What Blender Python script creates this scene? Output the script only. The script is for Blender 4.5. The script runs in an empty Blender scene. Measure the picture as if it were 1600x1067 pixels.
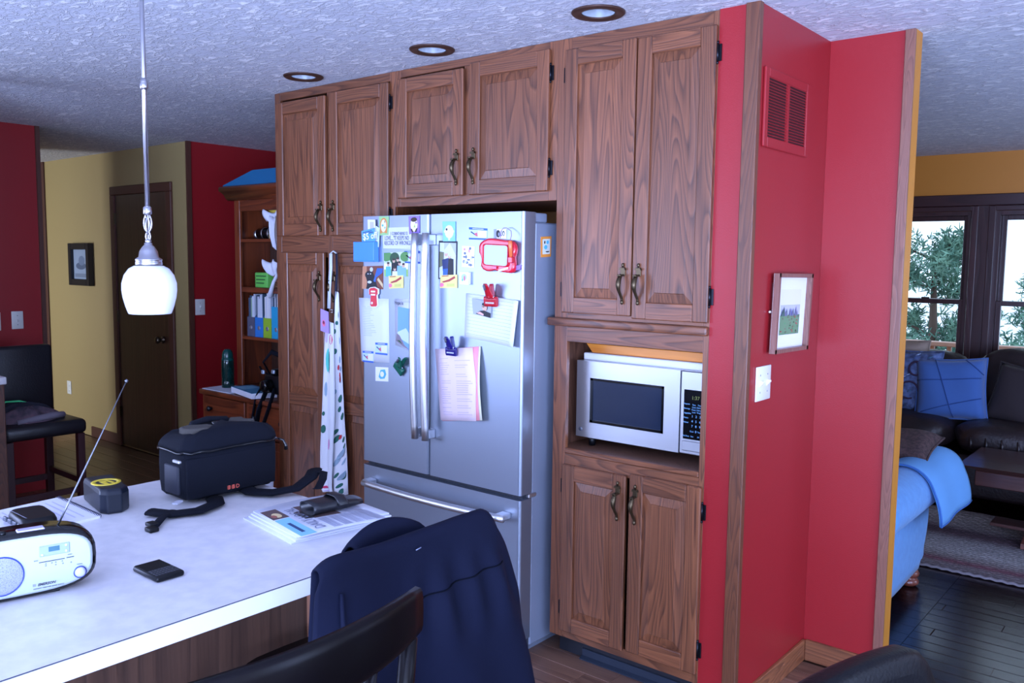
import bpy, bmesh, math, random
from mathutils import Vector, Matrix
random.seed(7)
SC = bpy.context.scene
COL = SC.collection
R = math.radians
PI = math.pi

# ------------------------------------------------------------------ camera, sky, lights, exposure
cam_d = bpy.data.cameras.new('camera'); cam = bpy.data.objects.new('camera', cam_d); COL.objects.link(cam)
yaw, pitch, roll = R(39.56635), R(5.43952), R(0.69502)
fw = Vector((-math.sin(yaw)*math.cos(pitch), math.cos(yaw)*math.cos(pitch), -math.sin(pitch)))
r0 = Vector((math.cos(yaw), math.sin(yaw), 0)); u0 = r0.cross(fw)
cr = math.cos(roll)*r0 + math.sin(roll)*u0; cu = -math.sin(roll)*r0 + math.cos(roll)*u0
cam.matrix_world = Matrix(((cr.x, cu.x, -fw.x, 0), (cr.y, cu.y, -fw.y, 0), (cr.z, cu.z, -fw.z, 1.60), (0, 0, 0, 1)))
cam_d.sensor_width = 36; cam_d.lens = 1342.825/1600*36; cam_d.clip_start = .05
SC.camera = cam

W = bpy.data.worlds.new('sky'); SC.world = W; W.use_nodes = True
bg = W.node_tree.nodes['Background']; bg.inputs[0].default_value = (.58, .76, 1.0, 1); bg.inputs[1].default_value = 2.1
VS = SC.view_settings
VS.view_transform = 'Standard'; VS.look = 'None'; VS.gamma = 1; VS.use_curve_mapping = False; VS.exposure = 0.22

def window_light(name, loc, direction, w, h, power, color=(.43, .55, 1.0)):
    d = bpy.data.lights.new(name, 'AREA'); d.shape = 'RECTANGLE'; d.size = w; d.size_y = h; d.energy = power; d.color = color
    o = bpy.data.objects.new(name, d); COL.objects.link(o); o.location = loc
    o.rotation_euler = Vector(direction).to_track_quat('-Z', 'Y').to_euler()
    return o
# daylight entering through the windows and the patio door behind and beside the photographer, plus an added side light
window_light('daylight_kitchen_window', (-4.52, -1.05, 1.45), (1, .40, .40), 3.0, 1.15, 115)
window_light('daylight_dining_window', (1.66, -1.1, .95), (-1, .30, 1.4), 2.2, 1.6, 190)
window_light('added_side_light', (1.66, 1.95, 1.25), (-1, .95, .3), 1.4, 1.3, 72)  # added lamp, no known window here; brightens the red side wall
window_light('daylight_front_window', (.2, -2.32, .95), (.30, 1, 1.25), 2.9, 1.6, 580)
window_light('daylight_side_room', (-8.65, 0.6, 1.2), (0.1, 1, -.1), .5, 1.2, 46, (.85, .90, 1.0))
window_light('daylight_living_windows', (2.9, 5.6, 1.4), (-1, 0, 0), 2.0, 1.3, 40)

# ------------------------------------------------------------------ helpers
def lin(c):
    c = c/255.0
    return c/12.92 if c <= .04045 else ((c+.055)/1.055)**2.4
def rgb(c): return (lin(c[0]), lin(c[1]), lin(c[2]), 1)
MATS = {}
def M(name, c, rough=.5, metal=0, spec=.5, bump=None, var=None, emit=None, coat=0, sheen=0, trans=0):
    if name in MATS: return MATS[name]
    m = bpy.data.materials.new(name); m.use_nodes = True; nt = m.node_tree; b = nt.nodes['Principled BSDF']
    b.inputs['Base Color'].default_value = rgb(c); b.inputs['Roughness'].default_value = rough
    b.inputs['Metallic'].default_value = metal; b.inputs['Specular IOR Level'].default_value = spec
    b.inputs['Coat Weight'].default_value = coat; b.inputs['Coat Roughness'].default_value = .15
    b.inputs['Sheen Weight'].default_value = sheen; b.inputs['Transmission Weight'].default_value = trans
    if emit:
        b.inputs['Emission Color'].default_value = rgb(emit[0]); b.inputs['Emission Strength'].default_value = emit[1]
    m.diffuse_color = rgb(c)
    if bump or var:
        tc = nt.nodes.new('ShaderNodeTexCoord')
        if bump:
            n = nt.nodes.new('ShaderNodeTexNoise'); n.inputs['Scale'].default_value = bump[0]; n.inputs['Detail'].default_value = 4
            bp_ = nt.nodes.new('ShaderNodeBump'); bp_.inputs['Strength'].default_value = bump[1]; bp_.inputs['Distance'].default_value = .01
            nt.links.new(tc.outputs['Object'], n.inputs['Vector']); nt.links.new(n.outputs['Fac'], bp_.inputs['Height'])
            nt.links.new(bp_.outputs['Normal'], b.inputs['Normal'])
        if var:
            n = nt.nodes.new('ShaderNodeTexNoise'); n.inputs['Scale'].default_value = var[0]; n.inputs['Detail'].default_value = 5
            rp = nt.nodes.new('ShaderNodeValToRGB')
            rp.color_ramp.elements[0].position = .36; rp.color_ramp.elements[1].position = .64
            rp.color_ramp.elements[0].color = rgb(var[1]); rp.color_ramp.elements[1].color = rgb(c)
            nt.links.new(tc.outputs['Object'], n.inputs['Vector']); nt.links.new(n.outputs['Fac'], rp.inputs['Fac'])
            nt.links.new(rp.outputs['Color'], b.inputs['Base Color'])
    MATS[name] = m
    return m

def wood(name, light, dark, axis='Z', sc=1.0, rough=.42, rings=22.0, mixlo=.25, coat=.34):
    if name in MATS: return MATS[name]
    m = bpy.data.materials.new(name); m.use_nodes = True; nt = m.node_tree; b = nt.nodes['Principled BSDF']; N = nt.nodes.new; L = nt.links.new
    tc = N('ShaderNodeTexCoord'); oi = N('ShaderNodeObjectInfo')
    mu = N('ShaderNodeVectorMath'); mu.operation = 'SCALE'; mu.inputs[0].default_value = (7.3, 5.1, 3.7)
    L(oi.outputs['Random'], mu.inputs['Scale'])
    ad = N('ShaderNodeVectorMath'); ad.operation = 'ADD'; L(tc.outputs['Object'], ad.inputs[0]); L(mu.outputs[0], ad.inputs[1])
    def mapped(a, l):
        mp = N('ShaderNodeVectorMath'); mp.operation = 'MULTIPLY'
        mp.inputs[1].default_value = [l if 'XYZ'[i] == axis else a for i in range(3)]
        L(ad.outputs[0], mp.inputs[0]); return mp.outputs[0]
    n1 = N('ShaderNodeTexNoise'); n1.inputs['Scale'].default_value = 1; n1.inputs['Detail'].default_value = 1.2; n1.inputs['Roughness'].default_value = .4
    n1.inputs['Distortion'].default_value = .25
    L(mapped(8.5*sc, .75*sc), n1.inputs['Vector'])
    mm = N('ShaderNodeMath'); mm.operation = 'MULTIPLY'; mm.inputs[1].default_value = rings; L(n1.outputs['Fac'], mm.inputs[0])
    fr = N('ShaderNodeMath'); fr.operation = 'FRACT'; L(mm.outputs[0], fr.inputs[0])
    n2 = N('ShaderNodeTexNoise'); n2.inputs['Scale'].default_value = 1; n2.inputs['Detail'].default_value = 3
    L(mapped(170*sc, 5*sc), n2.inputs['Vector'])
    rp = N('ShaderNodeValToRGB'); e = rp.color_ramp.elements
    e[0].position = 0; e[0].color = (1, 1, 1, 1); e[1].position = 1.0; e[1].color = (1, 1, 1, 1)
    a = e.new(.55); a.color = (.55, .55, .55, 1); a2 = e.new(.86); a2.color = (0, 0, 0, 1)
    L(fr.outputs[0], rp.inputs['Fac'])
    f2 = N('ShaderNodeMapRange'); f2.inputs[1].default_value = .3; f2.inputs[2].default_value = .72; f2.inputs[3].default_value = .0; f2.inputs[4].default_value = 1
    L(n2.outputs['Fac'], f2.inputs[0])
    mx = N('ShaderNodeMath'); mx.operation = 'MULTIPLY_ADD'; mx.inputs[1].default_value = .62
    L(rp.outputs['Color'], mx.inputs[0])
    m3 = N('ShaderNodeMath'); m3.operation = 'MULTIPLY'; m3.inputs[1].default_value = .38; L(f2.outputs[0], m3.inputs[0]); L(m3.outputs[0], mx.inputs[2])
    cm = N('ShaderNodeMix'); cm.data_type = 'RGBA'; cm.inputs[6].default_value = rgb(dark); cm.inputs[7].default_value = rgb(light)
    L(mx.outputs[0], cm.inputs[0])
    # each board differs a little in tone
    hv = N('ShaderNodeHueSaturation'); mr = N('ShaderNodeMapRange'); mr.inputs[3].default_value = .84; mr.inputs[4].default_value = 1.14
    L(oi.outputs['Random'], mr.inputs[0]); L(mr.outputs[0], hv.inputs['Value']); L(cm.outputs[2], hv.inputs['Color'])
    L(hv.outputs[0], b.inputs['Base Color'])
    bp_ = N('ShaderNodeBump'); bp_.inputs['Strength'].default_value = .25; bp_.inputs['Distance'].default_value = .002
    L(mx.outputs[0], bp_.inputs['Height']); L(bp_.outputs[0], b.inputs['Normal'])
    b.inputs['Roughness'].default_value = rough; b.inputs['Coat Weight'].default_value = coat; b.inputs['Coat Roughness'].default_value = .32
    m.diffuse_color = rgb(light); MATS[name] = m
    return m

class MB:
    """collects shapes into ONE mesh; verts are world coordinates unless the thing they go under is turned (then local)"""
    def __init__(s): s.v = []; s.f = []; s.m = []; s.sm = []; s.mi = 0; s.smooth = False; s.X = None
    def add(s, vs, fs, smooth=None):
        o = len(s.v)
        if s.X is not None: vs = [s.X @ Vector(p) for p in vs]
        s.v += [tuple(p) for p in vs]
        for f in fs: s.f.append([i+o for i in f]); s.m.append(s.mi); s.sm.append(s.smooth if smooth is None else smooth)
        return s
    def box(s, x0, x1, y0, y1, z0, z1, b=0, seg=1):
        x0, x1 = sorted((x0, x1)); y0, y1 = sorted((y0, y1)); z0, z1 = sorted((z0, z1))
        if b <= 0:
            vs = [(x, y, z) for x in (x0, x1) for y in (y0, y1) for z in (z0, z1)]
            return s.add(vs, [(0, 1, 3, 2), (4, 6, 7, 5), (0, 4, 5, 1), (2, 3, 7, 6), (0, 2, 6, 4), (1, 5, 7, 3)], False)
        b = min(b, .49*min(x1-x0, y1-y0, z1-z0))
        bm = bmesh.new(); bmesh.ops.create_cube(bm, size=1)
        for v in bm.verts: v.co = Vector(((x0+x1)/2+v.co.x*(x1-x0), (y0+y1)/2+v.co.y*(y1-y0), (z0+z1)/2+v.co.z*(z1-z0)))
        bmesh.ops.bevel(bm, geom=bm.edges[:], offset=b, segments=seg, affect='EDGES', profile=.5)
        return s.bm(bm, seg > 1)
    def bm(s, bm, smooth=False):
        bm.verts.index_update()
        s.add([v.co[:] for v in bm.verts], [[v.index for v in f.verts] for f in bm.faces], smooth); bm.free(); return s
    def prism(s, poly, axis, d0, d1, smooth=False, cap=True):
        """poly of 2D points extruded along axis: X -> (y,z), Y -> (x,z), Z -> (x,y)"""
        n = len(poly)
        def P(p, d): return {'X': (d, p[0], p[1]), 'Y': (p[0], d, p[1]), 'Z': (p[0], p[1], d)}[axis]
        vs = [P(p, d0) for p in poly]+[P(p, d1) for p in poly]
        fs = [(i, (i+1) % n, n+(i+1) % n, n+i) for i in range(n)]
        s.add(vs, fs, smooth)
        if cap: s.add(vs, [list(range(n))[::-1], list(range(n, 2*n))], False)
        return s
    def tube(s, pts, r, n=8, caps=True, flat=None, closed=False):
        pts = [Vector(p) for p in pts]; k = len(pts); rs = r if isinstance(r, (list, tuple)) else [r]*k
        vs = []; up = None
        for i, p in enumerate(pts):
            t = (pts[(i+1) % k]-pts[i-1]) if closed else (pts[min(i+1, k-1)]-pts[max(i-1, 0)])
            t = t.normalized() if t.length > 1e-9 else Vector((0, 0, 1))
            if up is None: up = Vector((0, 0, 1)) if abs(t.z) < .9 else Vector((1, 0, 0))
            a = t.cross(up)
            a = a.normalized() if a.length > 1e-6 else Vector((1, 0, 0)); up = a.cross(t).normalized()
            fa, fb = (flat if flat else (1, 1))
            for j in range(n):
                an = 2*PI*j/n; vs.append(p+a*(math.cos(an)*rs[i]*fa)+up*(math.sin(an)*rs[i]*fb))
        fs = []
        for i in range(k if closed else k-1):
            for j in range(n):
                i2 = (i+1) % k; fs.append((i*n+j, i*n+(j+1) % n, i2*n+(j+1) % n, i2*n+j))
        if caps and not closed: fs += [list(range(n))[::-1], [(k-1)*n+j for j in range(n)]]
        return s.add(vs, fs, True)
    def lathe(s, prof, c=(0, 0, 0), n=24, axis='Z', smooth=True, caps=True):
        vs = []
        for r_, h in prof:
            for j in range(n):
                a = 2*PI*j/n; x, y = r_*math.cos(a), r_*math.sin(a)
                q = {'Z': (x, y, h), 'Y': (x, h, y), 'X': (h, x, y)}[axis]
                vs.append((c[0]+q[0], c[1]+q[1], c[2]+q[2]))
        fs = [(i*n+j, i*n+(j+1) % n, (i+1)*n+(j+1) % n, (i+1)*n+j) for i in range(len(prof)-1) for j in range(n)]
        s.add(vs, fs, smooth)
        if caps: s.add(vs, [list(range(n)), [(len(prof)-1)*n+j for j in range(n)]], False)
        return s
    def grid(s, fn, nu, nv, smooth=True):
        vs = [fn(i/nu, j/nv) for j in range(nv+1) for i in range(nu+1)]
        fs = [(j*(nu+1)+i, j*(nu+1)+i+1, (j+1)*(nu+1)+i+1, (j+1)*(nu+1)+i) for j in range(nv) for i in range(nu)]
        return s.add(vs, fs, smooth)
    def ball(s, c, rx, ry, rz, n=16, k=10, p=1.0):
        def sp(x): return math.copysign(abs(x)**p, x)
        vs = []
        for i in range(k+1):
            th = PI*i/k
            for j in range(n):
                ph = 2*PI*j/n
                vs.append((c[0]+rx*sp(math.sin(th))*sp(math.cos(ph)), c[1]+ry*sp(math.sin(th))*sp(math.sin(ph)), c[2]+rz*sp(math.cos(th))))
        fs = [(i*n+j, i*n+(j+1) % n, (i+1)*n+(j+1) % n, (i+1)*n+j) for i in range(k) for j in range(n)]
        return s.add(vs, fs, True)
    def build(s, name, mats, parent=None, local=False, solid=0, sub=0, bev=0, offset=-1):
        me = bpy.data.meshes.new(name)
        vs = s.v
        if parent is not None and not local:
            T = WORLD.get(parent.name)
            if T is not None: I = T.inverted(); vs = [I @ Vector(p) for p in vs]
        me.from_pydata([tuple(p) for p in vs], [], s.f)
        for m in (mats if isinstance(mats, (list, tuple)) else [mats]): me.materials.append(m)
        me.polygons.foreach_set('material_index', s.m); me.polygons.foreach_set('use_smooth', s.sm)
        bm = bmesh.new(); bm.from_mesh(me); bmesh.ops.remove_doubles(bm, verts=bm.verts, dist=1e-6)
        if not solid: bmesh.ops.recalc_face_normals(bm, faces=bm.faces)
        bm.to_mesh(me); bm.free(); me.update()
        o = bpy.data.objects.new(name, me); COL.objects.link(o)
        if parent is not None:
            o.parent = parent
            WORLD[o.name] = WORLD.get(parent.name, Matrix())
        else: WORLD[o.name] = Matrix()
        if bev:
            d = o.modifiers.new('bevel', 'BEVEL'); d.width = bev; d.segments = 2; d.limit_method = 'ANGLE'
        if solid:
            d = o.modifiers.new('solid', 'SOLIDIFY'); d.thickness = solid; d.offset = offset
        if sub:
            d = o.modifiers.new('sub', 'SUBSURF'); d.levels = sub; d.render_levels = sub
        return o
WORLD = {}
def tag(o, label=None, cat=None, group=None, kind=None):
    if label: o['label'] = label
    if cat: o['category'] = cat
    if group: o['group'] = group
    if kind: o['kind'] = kind
    return o
def thing(name, label, cat, loc=(0, 0, 0), rotz=0, group=None):
    o = bpy.data.objects.new(name, None); COL.objects.link(o); o.empty_display_size = .05
    o.location = loc; o.rotation_euler = (0, 0, rotz)
    WORLD[o.name] = Matrix.Translation(Vector(loc)) @ Matrix.Rotation(rotz, 4, 'Z')
    return tag(o, label, cat, group)
def structure(mb, name, mat, parent=None, **k):
    o = mb.build(name, mat, parent, **k)
    o['kind'] = 'structure'
    return o
def B(x0, x1, y0, y1, z0, z1, b=0, seg=1): return MB().box(x0, x1, y0, y1, z0, z1, b, seg)
def text(body, mat, parent, loc, size, rot=(PI/2, 0, 0), align='LEFT', name='lettering', shear=0, sx=1.0, extrude=.0002, bold=0):
    """flat lettering in world coordinates, facing -Y by default"""
    d = bpy.data.curves.new(name, 'FONT'); d.body = body; d.size = size; d.align_x = align; d.extrude = extrude; d.shear = shear; d.offset = bold
    d.resolution_u = 2
    d.materials.append(mat); o = bpy.data.objects.new(name, d); COL.objects.link(o)
    I = WORLD.get(parent.name, Matrix()).inverted()
    o.parent = parent; o.matrix_local = I @ (Matrix.Translation(Vector(loc)) @ Matrix.LocRotScale(None, __import__('mathutils').Euler(rot), Vector((sx, 1, 1))))
    return o
def ell(cx, cy, rx, ry, n=14, a0=0, a1=2*PI, rot=0):
    out = []
    for i in range(n):
        a = a0+(a1-a0)*i/(n if abs(a1-a0-2*PI) < 1e-6 else n-1)
        x, y = rx*math.cos(a), ry*math.sin(a); out.append((cx+x*math.cos(rot)-y*math.sin(rot), cy+x*math.sin(rot)+y*math.cos(rot)))
    return out
def rect(a, b, c, d): return [(a, b), (c, b), (c, d), (a, d)]
def flat(name, label, cat, fn, base, shapes=(), thick=.0008, nu=1, nv=1, parent=None, group=None, step=.0003, edge=None):
    """a printed sheet: fn(u,v,d) -> world point with d metres of lift off the sheet; shapes are (polygon in u,v , material)"""
    mb = MB(); mats = [base]; 
    for d, flip in ((0, 0), (thick, 1)):
        mb.grid(lambda u, v: fn(u, v, d), nu, nv, nu > 1 or nv > 1)
    rim = [(i/nu, 0) for i in range(nu)]+[(1, j/nv) for j in range(nv)]+[(1-i/nu, 1) for i in range(nu)]+[(0, 1-j/nv) for j in range(nv)]
    k = len(rim); vs = [fn(u, v, 0) for u, v in rim]+[fn(u, v, thick) for u, v in rim]
    mb.add(vs, [(i, (i+1) % k, k+(i+1) % k, k+i) for i in range(k)], False)
    for i, (poly, m) in enumerate(shapes):
        if m not in mats: mats.append(m)
        mb.mi = mats.index(m); d = thick+step*(1+i*.25)
        mb.add([fn(min(1, max(0, u)), min(1, max(0, v)), d) for u, v in poly], [list(range(len(poly)))], False)
    o = mb.build(name, mats, parent)
    if parent is None: tag(o, label, cat, group)
    return o
def quad_y(q, y, curl=None):
    """q: four (x,z) corners top-left, top-right, bottom-right, bottom-left on a wall facing -Y"""
    def fn(u, v, d):
        x = (q[3][0]*(1-u)+q[2][0]*u)*(1-v)+(q[0][0]*(1-u)+q[1][0]*u)*v
        z = (q[3][1]*(1-u)+q[2][1]*u)*(1-v)+(q[0][1]*(1-u)+q[1][1]*u)*v
        return (x, y-d-(curl(u, v) if curl else 0), z)
    return fn
def quad_x(q, x, s=1):
    """q: four (y,z) corners on a wall facing +X"""
    def fn(u, v, d):
        y = (q[3][0]*(1-u)+q[2][0]*u)*(1-v)+(q[0][0]*(1-u)+q[1][0]*u)*v
        z = (q[3][1]*(1-u)+q[2][1]*u)*(1-v)+(q[0][1]*(1-u)+q[1][1]*u)*v
        return (x+s*d, y, z)
    return fn
def quad_z(q, z, lift=None):
    def fn(u, v, d):
        x = (q[3][0]*(1-u)+q[2][0]*u)*(1-v)+(q[0][0]*(1-u)+q[1][0]*u)*v
        y = (q[3][1]*(1-u)+q[2][1]*u)*(1-v)+(q[0][1]*(1-u)+q[1][1]*u)*v
        return (x, y, z+d+(lift(u, v) if lift else 0))
    return fn

# ------------------------------------------------------------------ materials
OAK_L, OAK_D = (140, 84, 52), (72, 38, 22)
oakZ = wood('oak_upright_grain', OAK_L, OAK_D, 'Z')
oakX = wood('oak_level_grain', OAK_L, OAK_D, 'X')
oakY = wood('oak_deep_grain', OAK_L, OAK_D, 'Y')
oak_old = wood('oak_trim', (112, 64, 38), (68, 36, 22), 'Z', 1.6)
oak_base = wood('oak_baseboard', (150, 92, 56), (96, 54, 34), 'Y')
red = M('red_paint', (150, 29, 34), .36, bump=(220, .06), spec=.5)
red_dim = red
yellow = M('ochre_paint', (170, 148, 98), .55, bump=(220, .06))
mustard = M('mustard_paint', (190, 122, 36), .5, bump=(220, .06))
white_plate = M('ivory_plastic', (222, 222, 216), .35)
steel = M('brushed_steel', (214, 216, 220), .40, 1.0)
fridge_side_m = M('grey_enamel', (140, 150, 168), .35, .3)
chrome = M('satin_chrome', (222, 222, 224), .38, 1)
bronze = M('dark_bronze', (92, 78, 58), .35, .9)
black_pl = M('black_plastic', (9, 10, 14), .38, spec=.3)
black_gl = M('black_gloss', (10, 11, 14), .12)
black_fab = M('black_nylon', (6, 10, 23), .8, bump=(900, .35), spec=.2)
grey_fab = M('grey_felt', (62, 58, 54), .9, bump=(700, .3))
espresso = M('espresso_wood', (10, 7, 10), .32, spec=.15, var=(14, (10, 7, 8)))
leather = M('dark_leather', (8, 8, 12), .40, spec=.18, bump=(160, .12))
brown_leather = M('brown_leather', (38, 26, 26), .45, bump=(60, .25), var=(6, (26, 18, 19)))
denim = M('blue_denim', (58, 96, 158), .85, bump=(500, .3), sheen=.2)
slip = M('blue_slipcover', (88, 146, 200), .9, bump=(320, .25), sheen=.15, var=(30, (82, 138, 192)))
paper = M('white_paper', (214, 218, 224), .7)
ink = M('grey_ink', (150, 156, 172), .7)
inkd = M('dark_ink', (62, 66, 80), .7)
counter_m = M('pale_laminate', (224, 221, 223), .34, var=(26, (212, 210, 213)))
def flatc(name, c, rough=.5): return M(name, c, rough)
SKIN = flatc('print_skin', (205, 165, 140)); HAIR = flatc('print_hair', (60, 42, 34)); PBLK = flatc('print_black', (22, 24, 30)); PWHT = flatc('print_white', (236, 238, 242))
PBLU = flatc('print_blue', (48, 96, 190)); PSKY = flatc('print_sky', (150, 190, 235)); PGRN = flatc('print_green', (86, 140, 74)); PDGR = flatc('print_dark_green', (40, 78, 46))
PRED = flatc('print_red', (200, 44, 52)); PYEL = flatc('print_yellow', (232, 206, 110)); PORG = flatc('print_orange', (222, 140, 56)); PBRN = flatc('print_brown', (120, 72, 44))
PPNK = flatc('print_pink', (232, 120, 150)); PPUR = flatc('print_purple', (140, 112, 200)); PGRY = flatc('print_grey', (140, 146, 158)); PTAN = flatc('print_tan', (210, 186, 140)); PLGR = flatc('print_light_grey', (200, 206, 216))
PTEA = flatc('print_teal', (86, 176, 208)); PCRM = flatc('print_cream', (226, 214, 176)); PLIM = flatc('print_lime', (150, 190, 90)); PNAV = flatc('print_navy', (34, 48, 96))

def ceiling_material():
    m = bpy.data.materials.new('knockdown_ceiling'); m.use_nodes = True; nt = m.node_tree; b = nt.nodes['Principled BSDF']; N = nt.nodes.new; L = nt.links.new
    tc = N('ShaderNodeTexCoord')
    mp = N('ShaderNodeMapping'); mp.inputs['Scale'].default_value = (1, 1.9, 1); L(tc.outputs['Object'], mp.inputs[0])
    n = N('ShaderNodeTexNoise'); n.inputs['Scale'].default_value = 17; n.inputs['Detail'].default_value = 7; n.inputs['Roughness'].default_value = .62; n.inputs['Distortion'].default_value = 1.2
    L(mp.outputs[0], n.inputs['Vector'])
    rp = N('ShaderNodeValToRGB'); rp.color_ramp.elements[0].position = .46; rp.color_ramp.elements[1].position = .60
    L(n.outputs['Fac'], rp.inputs['Fac'])
    bp_ = N('ShaderNodeBump'); bp_.inputs['Strength'].default_value = .9; bp_.inputs['Distance'].default_value = .008; L(rp.outputs['Color'], bp_.inputs['Height'])
    L(bp_.outputs[0], b.inputs['Normal'])
    cm = N('ShaderNodeMix'); cm.data_type = 'RGBA'; cm.inputs[6].default_value = rgb((200, 202, 210)); cm.inputs[7].default_value = rgb((238, 238, 240)); L(rp.outputs['Color'], cm.inputs[0])
    L(cm.outputs[2], b.inputs['Base Color']); b.inputs['Roughness'].default_value = .85
    return m
ceil_m = ceiling_material()
def st(mb, name, mat, label, cat, parent=None, **k):
    o = mb.build(name, mat, parent, **k); tag(o, label, cat, kind='structure'); return o

# ------------------------------------------------------------------ ceiling with three openings for the recessed lights
CANS = [(-1.703, 2.500), (-2.527, 2.53), (-3.378, 2.537)]
bm = bmesh.new(); loops = []
outer = [bm.verts.new(p) for p in ((-11.2, -3.2, 2.44), (3.2, -3.2, 2.44), (3.2, 7.26, 2.44), (-11.2, 7.26, 2.44))]; loops.append(outer)
for cx, cy in CANS: loops.append([bm.verts.new((cx+.066*math.cos(2*PI*i/28), cy+.066*math.sin(2*PI*i/28), 2.44)) for i in range(28)])
ed = []
for lp in loops:
    for i in range(len(lp)): ed.append(bm.edges.new((lp[i], lp[(i+1) % len(lp)])))
bmesh.ops.triangle_fill(bm, use_beauty=True, edges=ed)
mb = MB().bm(bm); mb.box(-11.3, 3.3, -3.3, 7.4, 2.62, 2.70)
st(mb, 'ceiling', ceil_m, 'white knockdown textured ceiling over kitchen and living room', 'ceiling')
for i, (cx, cy) in enumerate(CANS):
    lab = ['recessed ceiling light with bronze ring nearest the red wall', 'recessed ceiling light with bronze ring above the fridge cabinet doors', 'recessed ceiling light with bronze ring above the pantry cabinet'][i]
    t = thing('recessed_light', lab, 'ceiling light', (cx, cy, 2.44), group='recessed lights in front of the cabinets')
    MB().lathe([(.058, 2.437), (.060, 2.433), (.086, 2.431), (.092, 2.436), (.092, 2.4405), (.058, 2.4405), (.058, 2.437)], (cx, cy, 0), 40, caps=False).build('trim_ring', M('oil_rubbed_bronze', (74, 50, 40), .42, .5), t)
    MB().lathe([(.056, 2.4385), (.052, 2.50), (.046, 2.56), (.04, 2.60), (.0, 2.60)], (cx, cy, 0), 32, caps=False).build('reflector', M('can_reflector', (200, 208, 214), .25, .6), t)
    MB().lathe([(.0, 2.478), (.025, 2.482), (.036, 2.50), (.034, 2.53), (.016, 2.57), (.014, 2.598)], (cx, cy, 0), 20, caps=False).build('bulb', M('frosted_bulb', (225, 232, 240), .3), t)

# ------------------------------------------------------------------ floors: boards as parts
def plank_zone(root, x0, x1, y0, y1, w, ln, mat):
    """boards run along X; a few board lengths share their meshes"""
    protos = {}; k = 0; y = y0
    while y < y1-1e-4:
        x = x0-random.random()*ln*.8
        while x < x1:
            l = random.choice((ln*.6, ln, ln*1.4)); a, b_ = max(x, x0), min(x+l, x1)
            if b_-a > .03:
                L_ = round(b_-a, 2); key = L_
                if key not in protos:
                    g = .0008; m_ = MB().box(g, L_-g, g, w-g, -.008, 0, .0015)
                    o = m_.build('floor_board', mat, root, local=True); protos[key] = o.data
                else:
                    o = bpy.data.objects.new('floor_board', protos[key]); COL.objects.link(o); o.parent = root
                o.location = (a, y, random.uniform(-.0006, 0)); k += 1
            x += l
        y += w
    return k
fl = B(-11.3, 3.3, -3.3, 7.4, -.12, -.0085).build('floor', M('subfloor', (70, 46, 36), .6)); tag(fl, 'hardwood floor laid in narrow boards through the house', 'floor', kind='structure')
WORLD[fl.name] = Matrix()
kit_floor = wood('kitchen_floor_oak', (132, 96, 76), (88, 58, 46), 'X', .8, .38, 7)
liv_floor = wood('living_floor_dark', (26, 11, 15), (15, 7, 10), 'X', .8, .22, 6, coat=.0)
hall_floor = wood('hall_floor_oak', (112, 80, 54), (74, 48, 34), 'X', .8, .38, 7)
n = plank_zone(fl, -3.75, -.95, 1.62, 3.33, .095, 1.0, kit_floor)
n2 = plank_zone(fl, -.95, .5, 2.05, 5.0, .082, .62, liv_floor)
n3 = plank_zone(fl, -7.6, -4.9, 2.2, 3.40, .12, 1.0, hall_floor)
print('boards', n, n2, n3)
mbx = MB()
def fill(x0, x1, y0, y1, w):
    y = y0
    while y < y1-1e-4:
        mbx.box(x0, x1, y+.001, min(y+w, y1)-.001, -.0084, -.0006); y += w
fill(-2.5, 3.2, 5.0, 7.2, .1); fill(.5, 3.2, 1.0, 5.0, .1); fill(-2.4, -.95, 3.48, 5.0, .1)
mbx.build('floor_boards', liv_floor, fl)['kind'] = 'stuff'
mbx = MB(); fill(-6.0, 3.2, -3.1, 1.0, .1); fill(-6.0, -4.9, 1.0, 2.2, .1); fill(-4.9, -3.75, 1.0, 3.8, .1); fill(-3.75, .5, 1.0, 1.6, .1); fill(-11, -7.6, 1.0, 3.4, .1); fill(-5.9, -4.9, 3.4, 4.28, .1)
mbx.build('floor_boards', kit_floor, fl)['kind'] = 'stuff'

# ------------------------------------------------------------------ walls
YC = 2.715
st(B(-1.36, -1.2625, YC, YC+.10, 0, 2.44), 'wall_cabinet_end', red, 'narrow strip of red wall between the tall cabinet and corner trim', 'wall')
mb = MB().box(-1.30, -1.218, YC+.002, 3.40, 0, 2.44)
st(mb, 'wall_right', red, 'red side wall with vent grille, switch plate and framed print', 'wall')
st(B(-1.2175, -.9455, 3.355, 3.40, 0, 2.44), 'wall_niche', red, 'red wall facing the kitchen beside the living room opening', 'wall')
st(MB().box(-3.3, -.912, 3.4005, 3.435, 0, 2.44).box(-.9452, -.9121, 3.3565, 3.4003, 0, 2.44), 'wall_living_side', mustard, 'mustard painted end of the partition beside the living room', 'wall')
# corner trims
mb = MB().prism([(-1.2625, YC+.0015), (-1.2625, YC-.010), (-1.2600, YC-.012), (-1.2155, YC-.012), (-1.2130, YC-.010), (-1.2130, YC+.014), (-1.2178, YC+.014), (-1.2178, YC+.0015)], 'Z', 0, 2.44)
st(mb, 'trim_1', oak_old, 'oak corner moulding running up the red wall edge beside the cabinet', 'trim')
mb = MB().box(-.9465, -.911, 3.343, 3.356, 0, 2.44, .002)
st(mb, 'trim_2', wood('oak_trim_pale', (142, 92, 72), (108, 66, 52), 'Z', 2, .5), 'pale oak edge trim at the end of the red wall by the living room', 'trim')
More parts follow.
